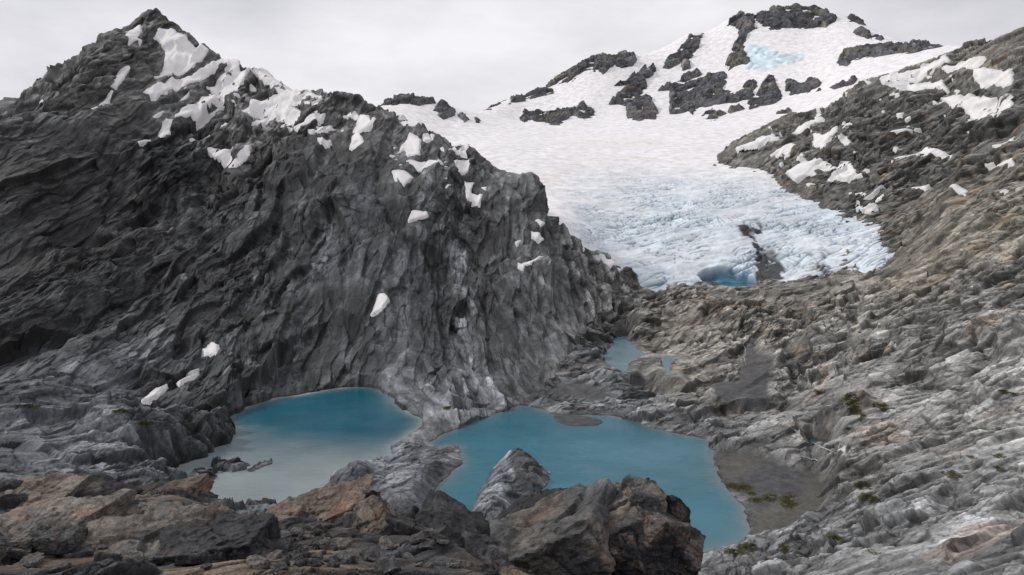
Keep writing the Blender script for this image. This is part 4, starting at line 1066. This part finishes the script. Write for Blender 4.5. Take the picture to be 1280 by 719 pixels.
# round boulders on the ledge
BOULD = [(163,643,31,24,'grey boulder with a flat top, upper left of the boulder cluster'),(193,651,27,23,'round striped grey boulder in the middle of the cluster'),(175,656,16,16,'small dark boulder wedged left of the striped one'),
 (150,661,20,18,'dark boulder alone in front of the cluster'),(216,644,24,16,'low wide boulder right of the striped one'),(233,650,18,14,'small grey boulder in front of the low wide one'),(250,640,22,15,'dark boulder near the ledge rim'),
 (266,640,17,13,'squat dark boulder beside the one at the rim'),(279,645,22,12,'flat thin boulder at the right of the cluster'),(249,654,20,15,'pale boulder in front of the rim boulders'),(122,661,13,10,'little boulder left of the dark lone one'),
 (129,666,13,9,'pebble sized flat stone below the little boulder'),(101,668,13,12,'small dark block left of the lone dark boulder'),(53,671,25,15,'brownish block on the left slabs'),(77,675,34,18,'long grey block beside the brownish block'),
 (184,673,20,12,'dark wedge of rock on the bottom slab'),(307,662,28,20,'angular black boulder right of the tan slabs'),(205,634,17,10,'thin plate on top of the cluster'),(222,634,16,10,'small rust grey plate behind the cluster'),(290,663,12,10,'small brown cube left of the angular black boulder'),
 (101,687,18,8,'flat grey plate at the bottom left'),(113,653,13,10,'small dark stone between tan slabs')]
for i, (a, b, w, h, lab) in enumerate(BOULD):
    q = SEE_L(a, b+h*.35)
    R = float(np.hypot(q[0], q[1]))*.985 if q is not None else 38
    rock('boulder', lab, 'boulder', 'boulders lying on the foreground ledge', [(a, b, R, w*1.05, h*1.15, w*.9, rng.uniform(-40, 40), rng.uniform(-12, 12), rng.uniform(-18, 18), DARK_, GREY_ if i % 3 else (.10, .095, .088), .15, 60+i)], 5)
# broken angular pieces strewn over the ledge
frag = []
for j in range(5):
    p, T, ck, nn = block((1., rng.uniform(.55, .9), rng.uniform(.35, .6)), 240+j, sub=4, planes=9)
    frag.append((p, T, paint(p, nn, ck, DARK_ if j % 2 else GREY_, GREY_ if j % 2 else PALE_, .1, j+9, 1.)))
fr_o = []; k = 0
while k < 64:
    a, b = rng.uniform(20, 600), rng.uniform(622, 716)
    q = SEE_L(a, b)
    if q is None or np.hypot(q[0], q[1]) > 47: continue
    s_ = rng.uniform(.22, .95)*(1 if k % 4 else .8)
    if k < 5:
        p, T, c = frag[k]; o = tri_object('rock_fragment', p, T, M_FORE, c); fr_o.append(o)
        tag(o, 'angular broken piece of grey rock strewn over the foreground ledge', 'rock', 'angular rock fragments strewn over the ledge')
    else:
        o = fr_o[k % 5].copy(); col.objects.link(o)
    o.location = q+np.array([0, 0, s_*.12]); o.scale = (s_, s_, s_); o.rotation_euler = tuple(rng.uniform(-.35, .35, 2))+(rng.uniform(0, 6.28),)
    k += 1
# rubble between the slabs: one stone in four shapes, copied
protos = []
for j in range(4):
    p, T, ck, nn = block((1., .8, .6), 200+j, sub=4)
    protos.append((p, T, paint(p, nn, ck, DARK_, GREY_, .1, j, 1.)))
meshes = []
k = 0
for n in range(420):
    a = rng.uniform(332, 425); b = rng.uniform(655, 708)
    if k >= 70: break
    if not in_poly(np.array([a]), np.array([b]), [(335,672),(352,660),(372,668),(398,664),(415,674),(428,700),(420,712),(350,706),(338,690)])[0]: continue
    q = SEE_L(a, b)
    if q is None: continue
    s_ = rng.uniform(.16, .46)
    if k < 4:
        p, T, c = protos[k]; o = tri_object('stone', p, T, M_FORE, c); meshes.append(o)
        tag(o, 'small grey stone in the rubble right of the black mound', 'stone', 'small stones of the rubble by the tilted slab')
    else:
        o = meshes[k % 4].copy(); col.objects.link(o)
    o.location = q+np.array([0, 0, s_*.15]); o.scale = (s_, s_, s_); o.rotation_euler = tuple(rng.uniform(-.5, .5, 2))+(rng.uniform(0, 6.28),)
    k += 1

# ---- moss cushions: tufts of short blades
def moss_material():
    m, nt, b = new_mat('moss')
    tc = node(nt, 'ShaderNodeTexCoord').outputs['Object']
    cr = node(nt, 'ShaderNodeValToRGB'); nt.links.new(noise_node(nt, tc, .9, 5, .7), cr.inputs[0])
    cr.color_ramp.elements[0].position = .35; cr.color_ramp.elements[0].color = (.040, .044, .010, 1)
    cr.color_ramp.elements[1].position = .68; cr.color_ramp.elements[1].color = (.115, .105, .016, 1)
    nt.links.new(cr.outputs[0], b.inputs['Base Color']); b.inputs['Roughness'].default_value = .9
    return m
M_MOSS = moss_material()
MOSS = [(929,608,13,7,'largest moss cluster at the lake side of the gravel fan'),(945,624,10,4,'flat moss strip near the middle of the gravel fan'),(963,621,9,7,'round moss cushion in the middle of the gravel fan'),
 (988,625,12,13,'tall yellow green moss cushion, rightmost on the gravel fan'),(915,606,7,4,'little moss tuft at the water side of the fan'),(941,616,5,3,'tiny moss tuft between the strip and the largest cluster'),
 (1064,500,9,18,'upright moss streak on the rock slope above the fan'),(1072,514,10,7,'moss foot below the upright streak'),(1104,508,7,9,'moss tuft right of the upright streak'),(1085,621,13,9,'dark moss in the cleft right of the fan'),(1078,606,9,7,'small moss tuft above the dark cleft'),
 (1190,592,13,8,'moss patch under the ledge at the right'),(1250,569,10,5,'moss strip at the right edge under a ledge'),(1250,585,8,4,'lower moss strip at the right edge'),(1045,672,9,6,'moss tuft at the lower middle of the slope'),(1092,688,8,6,'moss tuft at the bottom right of centre'),
 (935,682,12,7,'moss mat at the near tip of the right lake'),(918,688,14,5,'thin moss mat at the bottom by the lake end'),(980,684,6,8,'small dark moss tuft on the near shore rock'),(1024,489,7,4,'faint moss spot on the slope beside the gravel bed'),(888,636+0*1,1,1,''),
 (1260,490,10,4,'moss strip high at the right edge'),(1215,570,6,3,'small moss spot in the crack of the right slope'),(558,509,5,3,'small moss spot on the strip between the lakes'),(183,527,10,3,'moss fringe beside the silty puddle'),(35,507,15,3,'long thin moss line at the left edge'),(155,513,12,2,'thin moss line above the puddle')]
for a, b, rx_, ry_, lab in MOSS:
    if not lab: continue
    VV, FF = [], []
    nt_ = int(110*rx_*ry_/10)+60
    nb = 0
    for n in range(nt_):
        ang = rng.uniform(0, 6.283); rr = rng.uniform(0, 1)**.6
        qx, qy = a+rx_*1.1*rr*math.cos(ang), b+ry_*(.62 if a > 1000 else .85)*rr*math.sin(ang)+.25*rx_*rr*math.cos(ang)*(a > 1000)
        if float(nz(np.array([[qx*1., qy*1.8, 3.]]), 6, 330)[0]) < -.25: continue
        q = SEE(qx, qy)
        if q is None: continue
        m = np.hypot(q[0], q[1])/FPX
        for k in range(7):
            t = rng.uniform(0, 6.283); w = m*rng.uniform(.5, 1.0); h = m*rng.uniform(.12, .45)*(2.2 if a < 1000 else 1)*(1.2-rr*.7)
            c = q+np.array([rng.normal()*m*.6, rng.normal()*m*.9, -.06]); u = np.array([math.cos(t), math.sin(t), 0])*w*.5
            lean = np.array([rng.normal(), rng.normal(), 0])*m*.45
            VV += [c-u, c+u, c+u*.7+lean*.6+np.array([0, 0, h*.7]), c+lean+np.array([0, 0, h])]; FF.append([nb, nb+1, nb+2, nb+3]); nb += 4
    if not VV: print('no moss', lab); continue
    V = np.array(VV); base = V.mean(0); base[2] = V[:, 2].min()
    me = bpy.data.meshes.new('moss_patch'); me.from_pydata((V-base).tolist(), [], FF); me.materials.append(M_MOSS)
    o = bpy.data.objects.new('moss_patch', me); col.objects.link(o); o.location = base
    tag(o, lab, 'moss', 'moss cushions on the rock and gravel')

# ---- running water
def foam_material():
    m, nt, b = new_mat('white_water')
    tc = node(nt, 'ShaderNodeTexCoord').outputs['Object']
    cr = node(nt, 'ShaderNodeValToRGB'); nt.links.new(noise_node(nt, tc, 1.6, 5, .7), cr.inputs[0])
    cr.color_ramp.elements[0].position = .4; cr.color_ramp.elements[0].color = (.08, .11, .12, 1)
    cr.color_ramp.elements[1].position = .62; cr.color_ramp.elements[1].color = (.55, .57, .58, 1)
    nt.links.new(cr.outputs[0], b.inputs['Base Color']); b.inputs['Roughness'].default_value = .4
    return m
M_FOAM = foam_material()
def stream(label, line, w):
    pts_ = []
    for (a, b), (c, d) in zip(line[:-1], line[1:]):
        n = max(3, int(math.hypot(c-a, d-b)))
        for k in range(n):
            q = SEE(a+(c-a)*k/n, b+(d-b)*k/n)
            if q is not None: pts_.append(q)
    if len(pts_) < 4: print('no stream', label); return
    A = np.array(pts_); 
    for k in range(3): A[1:-1] = (A[:-2]+A[1:-1]*2+A[2:])/4
    rows = []
    for i, q in enumerate(A):
        t = A[min(i+1, len(A)-1)]-A[max(i-1, 0)]; s_ = np.array([-t[1], t[0], 0]); s_ = s_/(np.linalg.norm(s_)+1e-6)
        ww = w*.7*math.sin(math.pi*(i+.5)/len(A))**.5*(.6+.5*float(nz(q[None]*1., 3, 340)[0]+.5))
        rows.append([q+s_*ww*u+np.array([0, 0, .2-.2*abs(u)+.12*float(nz((q+s_*ww*u)[None], .8, 341)[0])]) for u in np.linspace(-1, 1, 7)])
    o = grid_object('stream', np.array(rows), np.ones((len(rows)-1, 6), bool), M_FOAM, smooth=True)
    tag(o, label, kind='structure')
J_ = lambda *p: zp(800, 449, *p)
stream('white cascade dropping between rocks to the gravel fan', J_((500,222),(520,236),(545,250),(556,262)), .55)
stream('foaming stream running out of the small pool', J_((566,270),(595,285),(620,296),(645,308)), .8)
stream('short white rapid at the head of the fan', J_((543,322),(565,328),(600,340)), .6)
stream('thin white runoff beside the gravel bed', J_((345,-60),(350,-30),(345,0),(352,20)), .5)
stream('meltwater trickle below the ice front', F_((238,380),(255,372),(275,370),(280,385)), .9)
print('foreground done')
# ------------------------------------------------------------------ light
world = bpy.data.worlds.new("World"); scene.world = world; world.use_nodes = True
nt = world.node_tree; nt.nodes.clear()
out = node(nt, 'ShaderNodeOutputWorld'); bg = node(nt, 'ShaderNodeBackground'); nt.links.new(bg.outputs[0], out.inputs[0])
SUN_EL, SUN_AZ = math.radians(38), math.radians(-78)      # azimuth from +Y towards +X
sky = node(nt, 'ShaderNodeTexSky', sky_type='NISHITA'); sky.sun_disc = False
sky.sun_elevation = SUN_EL; sky.sun_rotation = SUN_AZ
tc = node(nt, 'ShaderNodeTexCoord').outputs['Generated']
mp = node(nt, 'ShaderNodeMapping'); mp.inputs['Scale'].default_value = (1, 1, 2.6); nt.links.new(tc, mp.inputs[0])
c1 = noise_node(nt, mp.outputs[0], 2.2, 8, .55)
cr = node(nt, 'ShaderNodeValToRGB'); nt.links.new(c1, cr.inputs[0])
cr.color_ramp.elements[0].position = .32; cr.color_ramp.elements[0].color = (6.6, 6.45, 6.9, 1)
cr.color_ramp.elements[1].position = .62; cr.color_ramp.elements[1].color = (9.9, 9.7, 9.9, 1)
mix = node(nt, 'ShaderNodeMixRGB'); mix.inputs[0].default_value = .9
nt.links.new(sky.outputs[0], mix.inputs[1]); nt.links.new(cr.outputs[0], mix.inputs[2])
nt.links.new(mix.outputs[0], bg.inputs[0]); bg.inputs[1].default_value = .1
sl = bpy.data.lights.new('sun', 'SUN'); so = bpy.data.objects.new('sun', sl); col.objects.link(so)
sl.energy = 1.9; sl.angle = math.radians(7); sl.color = (1, .96, .9)
sd_ = Vector((math.sin(SUN_AZ)*math.cos(SUN_EL), math.cos(SUN_AZ)*math.cos(SUN_EL), math.sin(SUN_EL)))
so.rotation_euler = sd_.to_track_quat('Z', 'Y').to_euler()
# ------------------------------------------------------------------ ground that carries everything, out to the horizon
gx = np.stack(np.meshgrid(np.linspace(-9000, 9000, 40), np.linspace(-9000, 9000, 40), indexing='ij'), -1)
gp = np.concatenate([gx, np.full(gx.shape[:2]+(1,), -160.)], -1)
tag(grid_object('ground', gp, np.ones((39, 39), bool), M_ROCK, np.ones(gp.shape)*.06), 'dark rock ground of the surrounding country', kind='structure')
scene.view_settings.view_transform = 'Standard'; scene.view_settings.look = 'None'; scene.view_settings.exposure = 0
